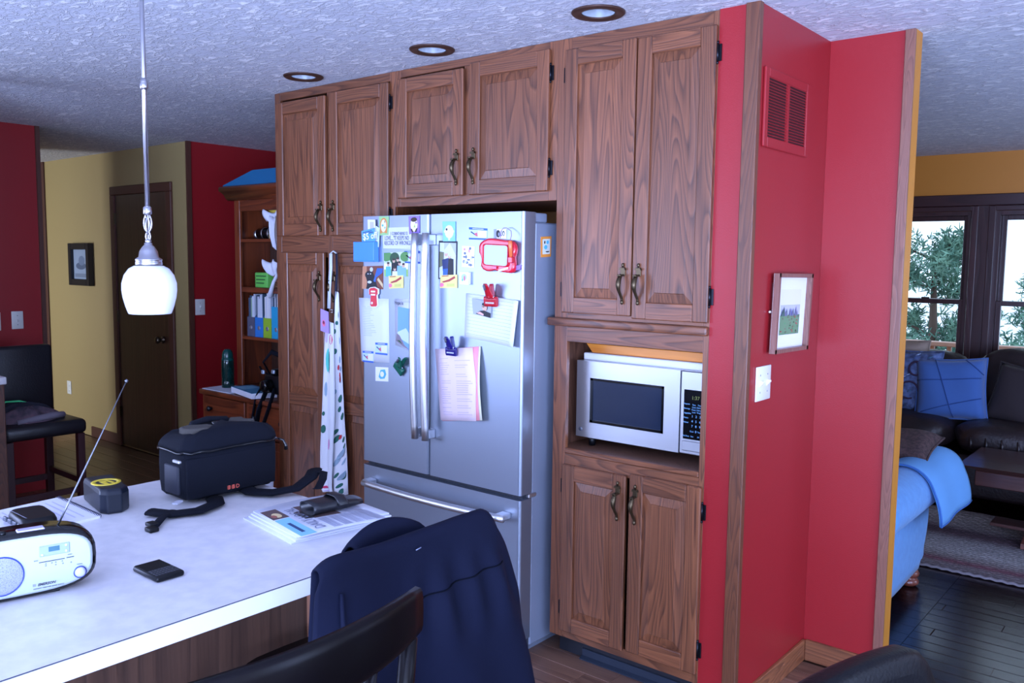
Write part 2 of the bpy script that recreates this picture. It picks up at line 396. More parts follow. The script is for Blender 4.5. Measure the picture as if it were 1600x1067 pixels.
# baseboards
st(B(-1.219, -1.206, 2.747, 3.343, 0, .086, .002), 'baseboard_right', oak_base, 'oak baseboard along the foot of the red side wall', 'baseboard')
st(B(-1.206, -.947, 3.342, 3.356, 0, .086, .002), 'baseboard_niche', wood('oak_baseboard_x', (150, 92, 56), (96, 54, 34), 'X'), 'oak baseboard along the foot of the red wall by the living room', 'baseboard')
# hall and left side
HY = 3.42
st(MB().box(-8.42, -6.051, HY, HY+.1, 0, 2.44).box(-6.0509, -5.951, HY, HY+.012, 0, 2.44), 'wall_hall', yellow, 'ochre hallway wall with the brown door and framed picture', 'wall')
st(B(-6.05, -5.95, HY+.0125, 4.42, 0, 2.44), 'wall_hutch', red, 'red wall with light switch next to the hutch', 'wall')
st(MB().box(-5.955, -5.936, HY-.012, HY-.0005, 0, 2.44).box(-5.9495, -5.936, HY-.0004, HY+.022, 0, 2.44), 'trim_3', M('dark_oak_trim', (84, 48, 36), .5), 'dark corner trim where the ochre wall meets the red wall', 'trim')
st(B(-5.95, -3.3, 4.30, 4.42, 0, 2.44), 'wall_back', red, 'red wall behind the hutch', 'wall')
st(B(-3.3, -3.2, 3.4355, 4.42, 0, 2.44), 'wall_pantry_back', red, 'red wall return behind the pantry cabinet', 'wall')
mb = MB().box(-6.22, -6.12, -3.2, 2.445, 0, 2.44)
st(mb, 'wall_left', red, 'dark red wall at far left behind the leather bar stool', 'wall')
st(MB().box(-6.135, -6.105, 2.432, 2.458, 0, 2.44).box(-6.235, -6.135, 2.446, 2.458, 0, 2.44), 'trim_4', M('dark_oak_trim', (84, 48, 36), .5), 'dark wooden corner trim on the end of the left red wall', 'trim')
st(B(-7.70, -6.22, 2.33, 2.44, 0, 2.44), 'wall_side_room', red, 'wall of the side room behind the left red wall', 'wall')
st(MB().box(-11.3, -11.2, -3.2, 7.3, 0, 2.44), 'wall_far_left', yellow, 'wall at the far end of the hallway', 'wall')
st(B(-11.2, -6.06, 5.4, 5.5, 0, 2.44), 'wall_far_back', red, 'dark wall of the room beyond the hallway opening', 'wall')
st(B(-8.47, -8.415, HY-.015, HY+.115, 0, 2.44, .003), 'trim_6', M('dark_oak_trim', (84, 48, 36), .5), 'dark casing at the left end of the ochre hallway wall', 'trim')
st(B(-7.62, -7.60+.5, 3.404, HY+.0, 0, .09, .002), 'baseboard_hall', M('dark_oak_trim', (84, 48, 36), .5), 'dark baseboard along the ochre hallway wall', 'baseboard')
# walls behind the photographer, with the openings that let daylight in
mb = MB()
for a, b_, z0, z1 in ((-4.6, -1.3, 0, 2.44), (1.65, 1.85, 0, 2.44), (-1.3, 1.65, 0, .12), (-1.3, 1.65, 2.12, 2.44)): mb.box(a, b_, -2.5, -2.4, z0, z1)
st(mb, 'wall_patio', M('cream_paint', (200, 190, 176), .6), 'wall behind the photographer with a patio door opening', 'wall')
mb = MB()
for a, b_, z0, z1 in ((-2.5, -2.4, 0, 2.44), (.5, 1.52, 0, 2.44), (-2.4, .5, 0, .9), (-2.4, .5, 2.1, 2.44)): mb.box(-4.72, -4.60, a, b_, z0, z1)  # unseen wall, its end lengthened to keep daylight off the far left
st(mb, 'wall_kitchen', M('cream_paint', (200, 190, 176), .6), 'kitchen window wall out of frame at the left', 'wall')
mb = MB()
for a, b_, z0, z1 in ((-2.4, -2.25, 0, 2.44), (.05, 1.2, 0, 2.44), (2.7, 4.0, 0, 2.44), (1.2, 2.7, 0, .5), (1.2, 2.7, 2.1, 2.44), (-2.25, .05, 0, .12), (-2.25, .05, 2.1, 2.44)): mb.box(1.75, 1.85, a, b_, z0, z1)  # the middle opening is added to go with the added side light
mb.box(1.85, 3.2, 3.9, 4.0, 0, 2.44)
for a, b_, z0, z1 in ((4.0, 4.5, 0, 2.44), (6.7, 7.3, 0, 2.44), (4.5, 6.7, 0, .75), (4.5, 6.7, 2.1, 2.44)): mb.box(3.1, 3.2, a, b_, z0, z1)
st(mb, 'wall_dining', M('cream_paint', (200, 190, 176), .6), 'outer wall at the right with door and window openings out of frame', 'wall')

# ------------------------------------------------------------------ hallway door, switches, outlets, pictures
d = st(B(-7.065, -6.235, HY-.010, HY-.0005, .015, 2.085, .003), 'door_1', wood('dark_door_wood', (74, 42, 30), (50, 26, 20), 'Z', .7, .35, 6), 'dark brown flush door in the ochre hallway wall', 'door')
dk = M('dark_oak_trim', (84, 48, 36), .5)
B(-7.135, -7.062, HY-.022, HY-.0005, 0, 2.085, .004).build('door_casing', dk, d); B(-6.238, -6.165, HY-.022, HY-.0005, 0, 2.085, .004).build('door_casing', dk, d)
B(-7.135, -6.165, HY-.022, HY-.0005, 2.086, 2.155, .004).build('door_casing', dk, d)
k = MB().lathe([(.0, -.068), (.022, -.066), (.029, -.052), (.022, -.036), (.011, -.030), (.011, -.014), (.028, -.011), (.028, -.001)], (-6.34, HY-.011, .945), 18, 'Y').build('door_knob', M('aged_brass', (96, 84, 70), .3, .9), d)
for z in (.25, 1.05, 1.85): B(-7.068, -7.058, HY-.026, HY-.009, z, z+.09).build('door_hinge', bronze, d)

def switch_plate(name, label, q, wallx, cat='switch plate', toggle=True, group=None, gangs=1):
    """q = (y0, y1, z0, z1) on a wall facing +X"""
    y0, y1, z0, z1 = q
    t = thing(name, label, cat, (wallx, (y0+y1)/2, z0), group=group)
    B(wallx+.0003, wallx+.006, y0, y1, z0, z1, .003, 2).build('cover_plate', white_plate, t)
    zc = (z0+z1)/2
    for g in range(gangs):
        yc = y0+(y1-y0)*(g+.5)/gangs
        if toggle:
            tg = MB(); tg.prism([(wallx+.006, zc-.011), (wallx+.019, zc+.004), (wallx+.017, zc+.010), (wallx+.006, zc+.011)], 'Y', yc-.005, yc+.005)
            # prism along Y takes (x,z)
            tg.build('toggle', M('toggle_white', (238, 238, 236), .3), t)
        for s in (-1, 1): MB().lathe([(.0, .0075), (.003, .007), (.003, .0058)], (wallx, yc, zc+s*.030), 8, 'X', caps=False).build('screw', M('screw_grey', (150, 150, 150), .4, .6), t)
    return t
switch_plate('switch_plate', 'ivory double toggle switch plate under the framed print on red wall', (2.785, 2.906, 1.122, 1.243), -1.218, gangs=2)
t = switch_plate('switch_plate', 'small ivory light switch on the dark red wall beside the hutch', (3.455, 3.535, 1.155, 1.275), -5.95)
t = switch_plate('switch_plate', 'ivory switch plate on the left red wall above the leather stool', (2.243, 2.315, 1.105, 1.222), -6.12, group=None)
t = switch_plate('outlet_plate', 'ivory cover plate cut by the left picture edge above the stool', (2.10, 2.178, 1.10, 1.22), -6.12)
t = thing('outlet_plate', 'small white outlet low on the ochre hallway wall', 'outlet', (-8.06, HY, .34))
B(-8.10, -8.02, HY-.006, HY-.0003, .33, .45, .003).build('cover_plate', white_plate, t)
for z in (.365, .415): MB().lathe([(.0, -.0085), (.014, -.0085), (.016, -.0055)], (-8.06, HY, z), 12, 'Y', caps=False).build('socket', white_plate, t)

# framed picture on hallway wall (stands well off the wall)
q = [(-7.8943,1.6969),(-7.4997,1.6904),(-7.4777,1.3470),(-7.8864,1.3301)]
t = thing('framed_picture', 'black framed grey print on the ochre hallway wall', 'picture', (-7.7, HY, 1.33))
def frame_y(t, x0, x1, z0, z1, y, w, dep, mat):
    mb = MB()
    for a in ((x0, x0+w, z0, z1), (x1-w, x1, z0, z1), (x0+w, x1-w, z0, z0+w), (x0+w, x1-w, z1-w, z1)): mb.box(a[0], a[1], y, y+dep, a[2], a[3], .003)
    return mb.build('picture_frame', mat, t)
x0, x1, z0, z1 = q[0][0], q[1][0], q[3][1], q[0][1]
frame_y(t, x0, x1, z0, z1, 3.375, .055, .0445, M('black_frame', (20, 20, 30), .3))
flat('print', None, None, quad_y([(x0+.05, z1-.05), (x1-.05, z1-.05), (x1-.05, z0+.05), (x0+.05, z0+.05)], 3.40), flatc('print_mist', (150, 168, 196)), [(ell(.5, .45, .33, .12), flatc('print_mist_dark', (84, 100, 130))), (ell(.55, .62, .2, .16), flatc('print_mist_mid', (110, 128, 160))), (rect(.1, .08, .9, .2), flatc('print_mist_low', (120, 134, 160)))], parent=t)

# ------------------------------------------------------------------ vent grille, framed print on red side wall
RX = -1.218
t = thing('vent_grille', 'red painted return air grille high on the red side wall', 'vent', (RX, 2.95, 2.03))
mb = MB(); y0, y1, z0, z1 = 2.757, 3.150, 1.985, 2.245
for a in ((y0, y0+.03, z0, z1), (y1-.03, y1, z0, z1), (y0+.03, y1-.03, z0, z0+.035), (y0+.03, y1-.03, z1-.03, z1)): mb.box(RX+.0003, RX+.010, a[0], a[1], a[2], a[3], .003)
mb.box(RX+.0003, RX+.009, 2.947, 2.963, z0+.03, z1-.03)
mb.build('grille_frame', red, t)
B(RX+.0002, RX+.001, y0+.02, y1-.02, z0+.02, z1-.02).build('duct_opening', M('duct_dark', (60, 12, 18), .7), t)
sl = None
for half in ((y0+.032, 2.946), (2.964, y1-.032)):
    for i in range(20):
        z = z0+.040+i*.0098
        mb = MB().prism([(RX+.001, z+.0052), (RX+.0018, z+.0066), (RX+.009, z+.0012), (RX+.0085, z-.0004)], 'Y', half[0], half[1])
        mb.build('louver_slat', red, t)
t = thing('framed_picture', 'slim wooden frame with meadow print hung tilted on the red side wall', 'picture', (RX, 3.07, 1.27))
Q = [(2.8807,1.5639),(3.1968,1.5601),(3.1725,1.2799),(2.8650,1.2843)]
mb = MB()
def bar(p, q_, w, dep, x):
    p, q_ = Vector((0, *p)), Vector((0, *q_)); d_ = (q_-p).normalized(); nn = Vector((0, -d_.z, d_.y))*w
    vs = [(x, *(v.yz)) for v in (p, q_, q_+nn, p+nn)]+[(x+dep, *(v.yz)) for v in (p, q_, q_+nn, p+nn)]
    mb.add(vs, [(0, 1, 2, 3), (4, 5, 6, 7), (0, 1, 5, 4), (1, 2, 6, 5), (2, 3, 7, 6), (3, 0, 4, 7)], False)
P = [Q[0], Q[3], Q[2], Q[1]]
for i in range(4): bar(P[i], P[(i+1) % 4], .014, .022, RX+.012)
mb.build('picture_frame', wood('frame_wood', (150, 100, 84), (110, 68, 56), 'Z', 2), t)
sub_sky = flatc('print_pale_yellow', (226, 222, 196)); MAT = flatc('mat_board', (232, 230, 236))
sh = [(rect(.22, .22, .80, .80), sub_sky), (rect(.22, .44, .80, .60), flatc('print_haze', (190, 190, 214))), (rect(.22, .22, .80, .47), flatc('print_meadow', (106, 142, 104)))]
random.seed(3)
for i in range(34):
    u, v = random.uniform(.25, .77), random.uniform(.24, .47); sh.append((ell(u, v, .018, .010, 6), random.choice((flatc('print_poppy', (176, 70, 74)), PDGR, flatc('print_leaf', (82, 150, 96)), flatc('print_stem', (120, 100, 84))))))
for i in range(16):
    u = random.uniform(.25, .77); sh.append(([(u-.03, .46), (u+.03, .46), (u, .46+random.uniform(.05, .13))], random.choice((flatc('print_far_tree', (84, 100, 150)), flatc('print_far_tree_b', (110, 112, 140)), flatc('print_far_tree_c', (70, 100, 96))))))
flat('print', None, None, quad_x(Q, RX+.014), MAT, sh, parent=t)
B(RX+.0002, RX+.012, Q[0][0]+.02, Q[1][0]-.02, Q[3][1]+.03, Q[1][1]-.03).build('backing', M('frame_backing', (40, 26, 30), .7), t)
MB().ball((RX+.007, Q[0][0]-.012, 1.43), .006, .006, .006, 8, 6).build('nail', chrome, t)
random.seed(11)

# ------------------------------------------------------------------ oak cabinets
def pull(parent, x, z, y, h=.135):
    """cast bronze S-shaped pull with a finial"""
    mb = MB(); k = h/.135
    mb.box(x-.010*k, x+.010*k, y-.006, y, z+.030*k, z+.062*k, .002)
    mb.prism([(x-.013*k, z+.052*k), (x+.013*k, z+.052*k), (x+.010*k, z+.060*k), (x-.010*k, z+.060*k)], 'Y', y-.012, y)
    mb.ball((x, y-.005, z+.070*k), .0055, .0055, .008, 10, 6)
    mb.box(x-.008*k, x+.008*k, y-.034, y-.004, z+.029*k, z+.036*k, .002)
    pts = []; rr = []
    for i in range(13):
        t_ = i/12; zz = z+.034*k-t_*.098*k
        off = .030*math.sin(PI*min(1, t_*1.02+.10))*(1-.25*t_)
        pts.append((x-.0015, y-.004-off, zz)); rr.append((.0060+.0035*math.sin(PI*min(1, t_*1.7)) if t_ < .6 else .0055-.0012*(t_-.6)))
    mb.tube(pts, rr, 8)
    mb.ball((x, y-.006, z-.066*k), .0065, .006, .009, 10, 6)
    return mb.build('door_handle', bronze, parent)
def hinge(parent, x, z, y, s):
    mb = MB().box(x, x+s*.012, y-.005, y, z-.028, z+.028, .001)
    mb.tube([(x-s*.001, y-.007, z-.030), (x-s*.001, y-.007, z+.030)], .0048, 8)
    mb.ball((x-s*.001, y-.007, z+.033), .005, .005, .006, 8, 6).ball((x-s*.001, y-.007, z-.033), .005, .005, .006, 8, 6)
    return mb.build('hinge', M('hinge_iron', (34, 34, 40), .3, .8), parent)
def cab_door(parent, x0, x1, z0, z1, hand, hz, zh=(.09, .09), mid=None, handle=True, hinges=True, sw=.058, rw=.062):
    yb = YC-.0005; yf = YC-.020
    d = MB().box(x0, x0+sw, yf, yb, z0, z1, .004).build('cabinet_door', oakZ, parent); MB().box(x1-sw, x1, yf, yb, z0, z1, .004).build('door_stile', oakZ, d)
    cuts = [z0, z1] if mid is None else [z0, mid, z1]
    for i, zz in enumerate(cuts):
        a = zz if i == 0 else (zz-rw if i == len(cuts)-1 else zz-rw/2)
        B(x0+sw, x1-sw, yf+.0006, yb, a, a+rw, .003).build('door_rail', oakX, d)
    lo = z0+rw
    for i in range(len(cuts)-1):
        hi = (z1-rw) if i == len(cuts)-2 else mid-rw/2
        xa, xb, m = x0+sw, x1-sw, .034
        mb = MB()
        o = [(xa, lo), (xb, lo), (xb, hi), (xa, hi)]; n_ = [(xa+m, lo+m), (xb-m, lo+m), (xb-m, hi-m), (xa+m, hi-m)]; n2_ = [(xa+m+.002, lo+m+.002), (xb-m-.002, lo+m+.002), (xb-m-.002, hi-m-.002), (xa+m+.002, hi-m-.002)]
        vs = [(p[0], yf+.011, p[1]) for p in o]+[(p[0], yf+.0055, p[1]) for p in n_]+[(p[0], yf+.0025, p[1]) for p in n2_]
        fs = [(i_, (i_+1) % 4, 4+(i_+1) % 4, 4+i_) for i_ in range(4)]+[(4+i_, 4+(i_+1) % 4, 8+(i_+1) % 4, 8+i_) for i_ in range(4)]+[(8, 9, 10, 11)]
        mb.add(vs, fs, False).build('raised_panel', oakZ, d)
        # dark line of the groove round the panel
        lo = mid+rw/2 if mid else 0
    hx = x1-sw*.52 if hand == 'R' else x0+sw*.52
    if handle: pull(d, hx, hz, yf-.0005)
    if hinges:
        s = -1 if hand == 'R' else 1
        xh = x0-.002 if hand == 'R' else x1+.002
        for zz in (z0+zh[0], z1-zh[1]): hinge(d, xh, zz, YC-.0005, s)
    return d
def frame(parent, x0, x1, z0, z1, stiles, rails, y0=YC, dep=.02):
    """face frame: every stile and rail is its own board"""
    for a, b_, c, d_ in stiles: B(a, b_, y0, y0+dep, c, d_, .0012).build('face_stile', oakZ, parent)
    for a, b_, c, d_ in rails: B(a, b_, y0+.0004, y0+dep, c, d_, .0012).build('face_rail', oakX, parent)
PX0, PX1, TX0, TX1 = -3.858, -2.946, -2.027, -1.3605
# pantry
t = thing('pantry_cabinet', 'tall oak pantry cabinet with four doors left of the fridge', 'cabinet', (-3.40, 3.0, 0))
MB().box(PX0, PX0+.018, YC+.02, 3.33, .09, 2.438).box(PX1-.018, PX1, YC+.02, 3.33, .09, 2.438).box(PX0+.018, PX1-.018, 3.32, 3.33, .09, 2.438).box(PX0+.018, PX1-.018, YC+.02, 3.32, 2.42, 2.438).build('carcass', oakZ, t)
frame(t, PX0, PX1, .09, 2.438, [(PX0, PX0+.045, .09, 2.438), (PX1-.033, PX1, .09, 2.438), (-3.432, -3.394, .09, 2.398)],
      [(PX0+.045, PX1-.033, 2.398, 2.438), (PX0+.045, PX1-.033, 1.622, 1.708), (PX0+.045, PX1-.033, .09, .115)])
B(PX0, PX1-.0, YC+.008, YC+.0199, 1.6, 1.72).build('face_rail', oakX, t)
cab_door(t, -3.828, -3.428, 1.706, 2.384, 'R', 1.80); cab_door(t, -3.394, -2.975, 1.706, 2.392, 'L', 1.80)
cab_door(t, -3.800, -3.445, .115, 1.624, 'R', 1.455, mid=.865); cab_door(t, -3.392, -2.975, .115, 1.620, 'L', 1.455, mid=.865)
B(PX0+.02, PX1-.01, YC+.07, YC+.085, 0, .09).build('toe_kick', M('toe_kick_dark', (30, 32, 40), .5), t)
# over-fridge cabinet
t = thing('wall_cabinet', 'oak cabinet with two doors hung above the fridge', 'cabinet', (-2.49, 3.0, 1.83))
MB().box(PX1+.001, TX0-.001, YC+.02, 3.33, 1.832, 1.85).box(PX1+.001, TX0-.001, 3.32, 3.33, 1.85, 2.438).build('carcass', oakX, t)
frame(t, PX1, TX0, 1.83, 2.438, [(PX1+.0005, PX1+.036, 1.832, 2.438), (TX0-.042, TX0-.0005, 1.832, 2.438), (-2.520, -2.466, 1.875, 2.405)],
      [(PX1+.036, TX0-.042, 2.405, 2.438), (PX1+.036, TX0-.042, 1.832, 1.875)])
cab_door(t, -2.912, -2.512, 1.868, 2.395, 'R', 1.985); cab_door(t, -2.476, -2.062, 1.868, 2.409, 'L', 1.985)
# tall unit with microwave bay
t = thing('tall_cabinet', 'tall oak cabinet with microwave bay beside the red wall', 'cabinet', (-1.69, 3.0, 0))
MB().box(TX0, TX0+.018, YC+.02, 3.33, .09, 2.438).box(TX1+.012, TX1+.03, YC+.102, 3.33, .09, 2.438).box(TX0+.018, TX1+.012, 3.31, 3.33, .09, 2.438).box(TX0+.018, TX1+.012, YC+.0205, 3.31, .842, .8615).box(TX0+.018, TX1+.012, YC+.0205, 3.31, 1.345, 1.36).build('carcass', wood('oak_inside', (120, 82, 62), (74, 46, 36), 'Z'), t)
frame(t, TX0, TX1, .09, 2.438, [(TX0+.0005, TX0+.062, .088, 2.438), (TX1-.022, TX1, .088, 2.438)],
      [(TX0+.062, TX1-.022, 2.385, 2.438), (TX0+.062, TX1-.022, 1.376, 1.405), (TX0+.062, TX1-.022, 1.285, 1.345), (TX0+.062, TX1-.022, .79, .842), (TX0+.062, TX1-.022, .088, .125)])
B(TX0-.022, TX1, YC-.022, YC+.012, 1.345, 1.377, .006, 2).build('ledge_moulding', oakX, t)
B(TX0+.062, TX1-.022, YC-.004, YC+.02, .8425, .8625, .003).build('bay_sill', oakX, t)
cab_door(t, -1.984, -1.671, 1.398, 2.392, 'R', 1.515); cab_door(t, -1.665, -1.3615, 1.390, 2.388, 'L', 1.515)
cab_door(t, -1.966, -1.671, .121, .800, 'R', .700); cab_door(t, -1.655, -1.3625, .128, .812, 'L', .700)
tk = B(TX0+.01, TX1+.0, YC+.06, YC+.075, 0, .088).build('toe_kick', M('toe_kick_dark', (30, 32, 40), .5), t)
MB().box(-1.90, -1.36, YC+.052, YC+.0598, .004, .040, .002).prism([(YC+.0518, .012), (YC+.034, .004), (YC+.034, .0005), (YC+.0518, .0005)], 'X', -1.90, -1.36).build('register_strip', M('toe_vent_steel', (50, 58, 72), .5, .4), t)

# ------------------------------------------------------------------ microwave, tray, board
MY = 2.80
q = [(-1.9737,1.2021),(-1.5102,1.2057),(-1.4998,0.9002),(-1.9728,0.8955)]
MX0 = -1.985; MX1 = -1.372; MZ0 = .935; MZ1 = 1.238
mw_z = (q[0][1], q[3][1])
t = thing('microwave', 'stainless steel microwave oven in the oak cabinet bay', 'microwave', (-1.68, 3.0, .91))
x0, x1 = q[0][0], q[1][0]; z0, z1 = (q[3][1]+q[2][1])/2, (q[0][1]+q[1][1])/2
XE = -1.335
MB().box(x0+.012, XE-.006, MY+.03, 3.20, z0+.004, z1-.003, .006, 2).build('casing', M('microwave_casing', (206, 208, 212), .4, .2), t)
# door as a ring of steel round a recessed dark window
wq = [(-1.9102,1.1385),(-1.5770,1.1373),(-1.5766,0.9612),(-1.9087,0.9563)]
wx0, wx1, wz0, wz1 = wq[0][0], wq[1][0], (wq[3][1]+wq[2][1])/2, (wq[0][1]+wq[1][1])/2
dr = MB()
for a in ((x0, wx0, z0, z1), (wx1, x1-.0015, z0, z1), (wx0, wx1, z0, wz0), (wx0, wx1, wz1, z1)): dr.box(a[0], a[1], MY, MY+.03, a[2], a[3])
mdoor = dr.build('microwave_door', steel, t)
B(wx0, wx1, MY+.006, MY+.012, wz0, wz1).build('door_window', M('microwave_glass', (30, 40, 58), .12, spec=.6), mdoor)
mb = MB()
for a in ((wx0, wx0+.012, wz0, wz1), (wx1-.012, wx1, wz0, wz1), (wx0, wx1, wz0, wz0+.010), (wx0, wx1, wz1-.010, wz1)): mb.box(a[0], a[1], MY+.003, MY+.006, a[2], a[3])
mb.build('window_border', black_gl, mdoor)
e = MB(); e.lathe([(.0, -.0012), (.0085, -.0012), (.009, -.0004)], (x0+.022, MY, z0+.030), 20, 'Y', caps=False)
em = e.build('round_emblem', M('emblem_grey', (110, 112, 122), .4, .5), t); text('GE', M('emblem_ink', (40, 44, 56), .5), em, (x0+.022, MY-.0015, z0+.0265), .0095, align='CENTER', shear=.2)
B(x1+.0015, XE, MY+.001, MY+.03, z0, z1, .003).build('control_panel', steel, t)
kq = [(-1.4922,1.1367),(-1.4127,1.1358),(-1.4113,0.9585),(-1.4939,0.9585)]
kx0, kx1, kz0, kz1 = kq[3][0], kq[1][0]-.004, kq[3][1]-.004, kq[0][1]
kp = B(kx0, kx1, MY-.0012, MY+.004, kz0, kz1, .0004).build('keypad', black_gl, t)
lbl = M('keypad_ink', (120, 176, 220), .5); H = kz1-kz0; WK = kx1-kx0
text('1:37', M('clock_digits', (120, 130, 60), .5), kp, (kx0+WK*.40, MY-.0016, kz1-H*.19), .019)
for i, w_ in enumerate(('Popcorn', 'Beverage', 'Vegetables', 'Potato', 'Reheat')): text(w_, lbl, kp, (kx0+WK*.03, MY-.0016, kz1-H*(.30+i*.093)), .0082, sx=.8)
for i, w_ in enumerate(('Time Cook', 'Time Defrost', 'Power Level', 'Defrost Weight')):
    a, b_ = w_.split(); xx = kx0+WK*(.54 if i % 2 == 0 else .82); zz = kz1-H*(.31+(i//2)*.10)
    text(a, lbl, kp, (xx, MY-.0016, zz), .0082, align='CENTER', sx=.8); text(b_, lbl, kp, (xx, MY-.0016, zz-.009), .0082, align='CENTER', sx=.8)
for i in range(9): text(str(i+1), lbl, kp, (kx0+WK*(.47+.2*(i % 3)), MY-.0016, kz1-H*(.55+(i//3)*.10)), .0125, align='CENTER')
text('0', lbl, kp, (kx0+WK*.67, MY-.0016, kz1-H*.855), .0125, align='CENTER'); text('Clock', lbl, kp, (kx0+WK*.46, MY-.0016, kz1-H*.85), .0082, align='CENTER', sx=.8)
text('Timer', lbl, kp, (kx0+WK*.86, MY-.0016, kz1-H*.85), .0082, align='CENTER', sx=.8)
for i, w_ in enumerate(('Add 30 sec', 'Start', 'Off')): text(w_, lbl, kp, (kx0+WK*(.16+.32*i), MY-.0016, kz1-H*.95), .0082, align='CENTER', sx=.7)
B(x1+.012, XE-.012, MY-.002, MY+.004, z0+.012, z0+.050, .003).build('door_button', steel, t)
for xx in (x0+.06, XE-.06):
    for yy in (2.83, 3.15): MB().lathe([(.013, .8617), (.015, z0+.0045)], (xx, yy, 0), 12).build('foot', black_pl, t)
tq = [(-1.9714,1.2405),(-1.4287,1.2236),(-1.4272,1.1815),(-1.9703,1.1964)]
TT = (tq[0][1]+tq[1][1])/2
B(tq[0][0], XE-.004, 2.84, 3.14, z1-.0029, TT, .006, 3).build('serving_tray', M('tray_white', (226, 226, 230), .4)); tr = bpy.data.objects['serving_tray']
tag(tr, 'white plastic tray lying on top of the microwave', 'tray')
bq = [(-1.9734,1.2675),(-1.4636,1.2661),(-1.5224,1.2279),(-1.9352,1.2366)]
zb = TT+.0005
mb = MB().prism([(bq[0][0], bq[0][1]), (bq[0][0]+.030, zb), (XE-.085, zb), (XE-.045, bq[0][1])], 'Y', 2.86, 3.10)
tag(mb.build('cutting_board', wood('board_wood', (226, 142, 52), (196, 112, 40), 'X', 1, .4, 5), bev=.002), 'orange wooden board with slanted ends on top of the microwave tray', 'cutting board')

# ------------------------------------------------------------------ fridge
t = thing('fridge', 'stainless steel french door fridge with bottom freezer drawer', 'fridge', (-2.53, 2.9, 0))
FX0, FX1, FY = -2.990, -2.060, 2.555
MB().box(FX0+.006, FX1-.004, 2.632, 3.30, .045, 1.745, .006).box(FX0+.05, FX1-.05, 2.66, 3.25, .0, .046).build('case', fridge_side_m, t)
FG = -2.567
def bowed(x0, x1, z0, z1, y):
    """door with softly rounded vertical edges"""
    r_ = .012; pl = []
    pl = [(x0, y+.072), (x0, y+r_)]+[(x0+r_*(1-math.cos(a*PI/8)), y+r_*(1-math.sin(a*PI/8))) for a in range(1, 5)]
    pl += [(x1-r_+r_*math.sin(a*PI/8), y+r_*(1-math.cos(a*PI/8))) for a in range(0, 5)]+[(x1, y+.072)]
    return MB().prism(pl, 'Z', z0, z1)
def fdoor(x0, x1, z0, z1): return bowed(x0, x1, z0, z1, FY).build('fridge_door', steel_f, t)
def steel_fridge():
    m = bpy.data.materials.new('fridge_steel'); m.use_nodes = True; nt = m.node_tree; b = nt.nodes['Principled BSDF']
    b.inputs['Base Color'].default_value = rgb((158, 168, 184)); b.inputs['Metallic'].default_value = .88; b.inputs['Roughness'].default_value = .37
    tc = nt.nodes.new('ShaderNodeTexCoord'); mp = nt.nodes.new('ShaderNodeMapping'); mp.inputs['Scale'].default_value = (3, 3, 600)
    n = nt.nodes.new('ShaderNodeTexNoise'); n.inputs['Scale'].default_value = 1; bp_ = nt.nodes.new('ShaderNodeBump'); bp_.inputs['Strength'].default_value = .04; bp_.inputs['Distance'].default_value = .001
    nt.links.new(tc.outputs['Object'], mp.inputs[0]); nt.links.new(mp.outputs[0], n.inputs['Vector']); nt.links.new(n.outputs[0], bp_.inputs['Height']); nt.links.new(bp_.outputs[0], b.inputs['Normal'])
    return m
steel_f = steel_fridge()
dl = fdoor(FX0, FG-.002, .680, 1.783); dr_ = fdoor(FG+.002, FX1, .680, 1.783)
fz = bowed(FX0, FX1, .085, .660, FY).build('freezer_drawer', steel_f, t)
MB().box(FX0+.01, FX1-.01, FY+.03, 2.632, .0, .08).build('toe_grille', M('fridge_toe', (50, 54, 62), .5), t)
MB().box(FX0+.01, FX1-.01, FY+.028, 2.632, .6605, .6795).build('drawer_gasket', M('gasket_grey', (36, 40, 50), .6), t)
def vbar(x, parent):
    mb = MB(); pts = []
    for i in range(17):
        a = i/16; z = .842+a*.862
        pts.append((x, FY-.050-.014*math.sin(PI*a), z))
    mb.tube(pts, .0155, 12)
    mb.box(x-.011, x+.011, FY-.056, FY-.0005, 1.655, 1.700, .003).box(x-.011, x+.011, FY-.056, FY-.0005, .846, .885, .003)
    return mb.build('door_handle', chrome, parent)
vbar(-2.597, dl); vbar(-2.535, dr_)
mb = MB(); pts = []
for i in range(21):
    a = i/20; pts.append((FX0+.055+a*(FX1-FX0-.10), FY-.046-.022*math.sin(PI*a), .590))
mb.tube(pts, .0145, 12)
for xx in (FX0+.075, FX1-.066): mb.box(xx-.022, xx+.022, FY-.054, FY-.0005, .582, .606, .004)
mb.build('drawer_handle', chrome, fz)
for xx in (FX1-.06, FX0+.01): B(xx, xx+.05, FY+.035, FY+.16, 1.7455, 1.782, .006, 2).build('hinge_cover', M('hinge_cover_grey', (128, 136, 152), .45), t)
B(FX1-.012, FX1+.004, FY+.05, FY+.10, .662, .678, .003).build('mid_hinge', chrome, t)

# ------------------------------------------------------------------ things held on the fridge doors
F = FY-.0004
def lines(u0, u1, v0, v1, n, m=ink, h=.25, ragged=True):
    out = []
    for i in range(n):
        v = v1-(v1-v0)*(i+.5)/n; hh = (v1-v0)/n*h; e_ = u1-(random.random()*.45*(u1-u0) if ragged else 0); out.append((rect(u0, v-hh/2, e_, v+hh/2), m))
    return out
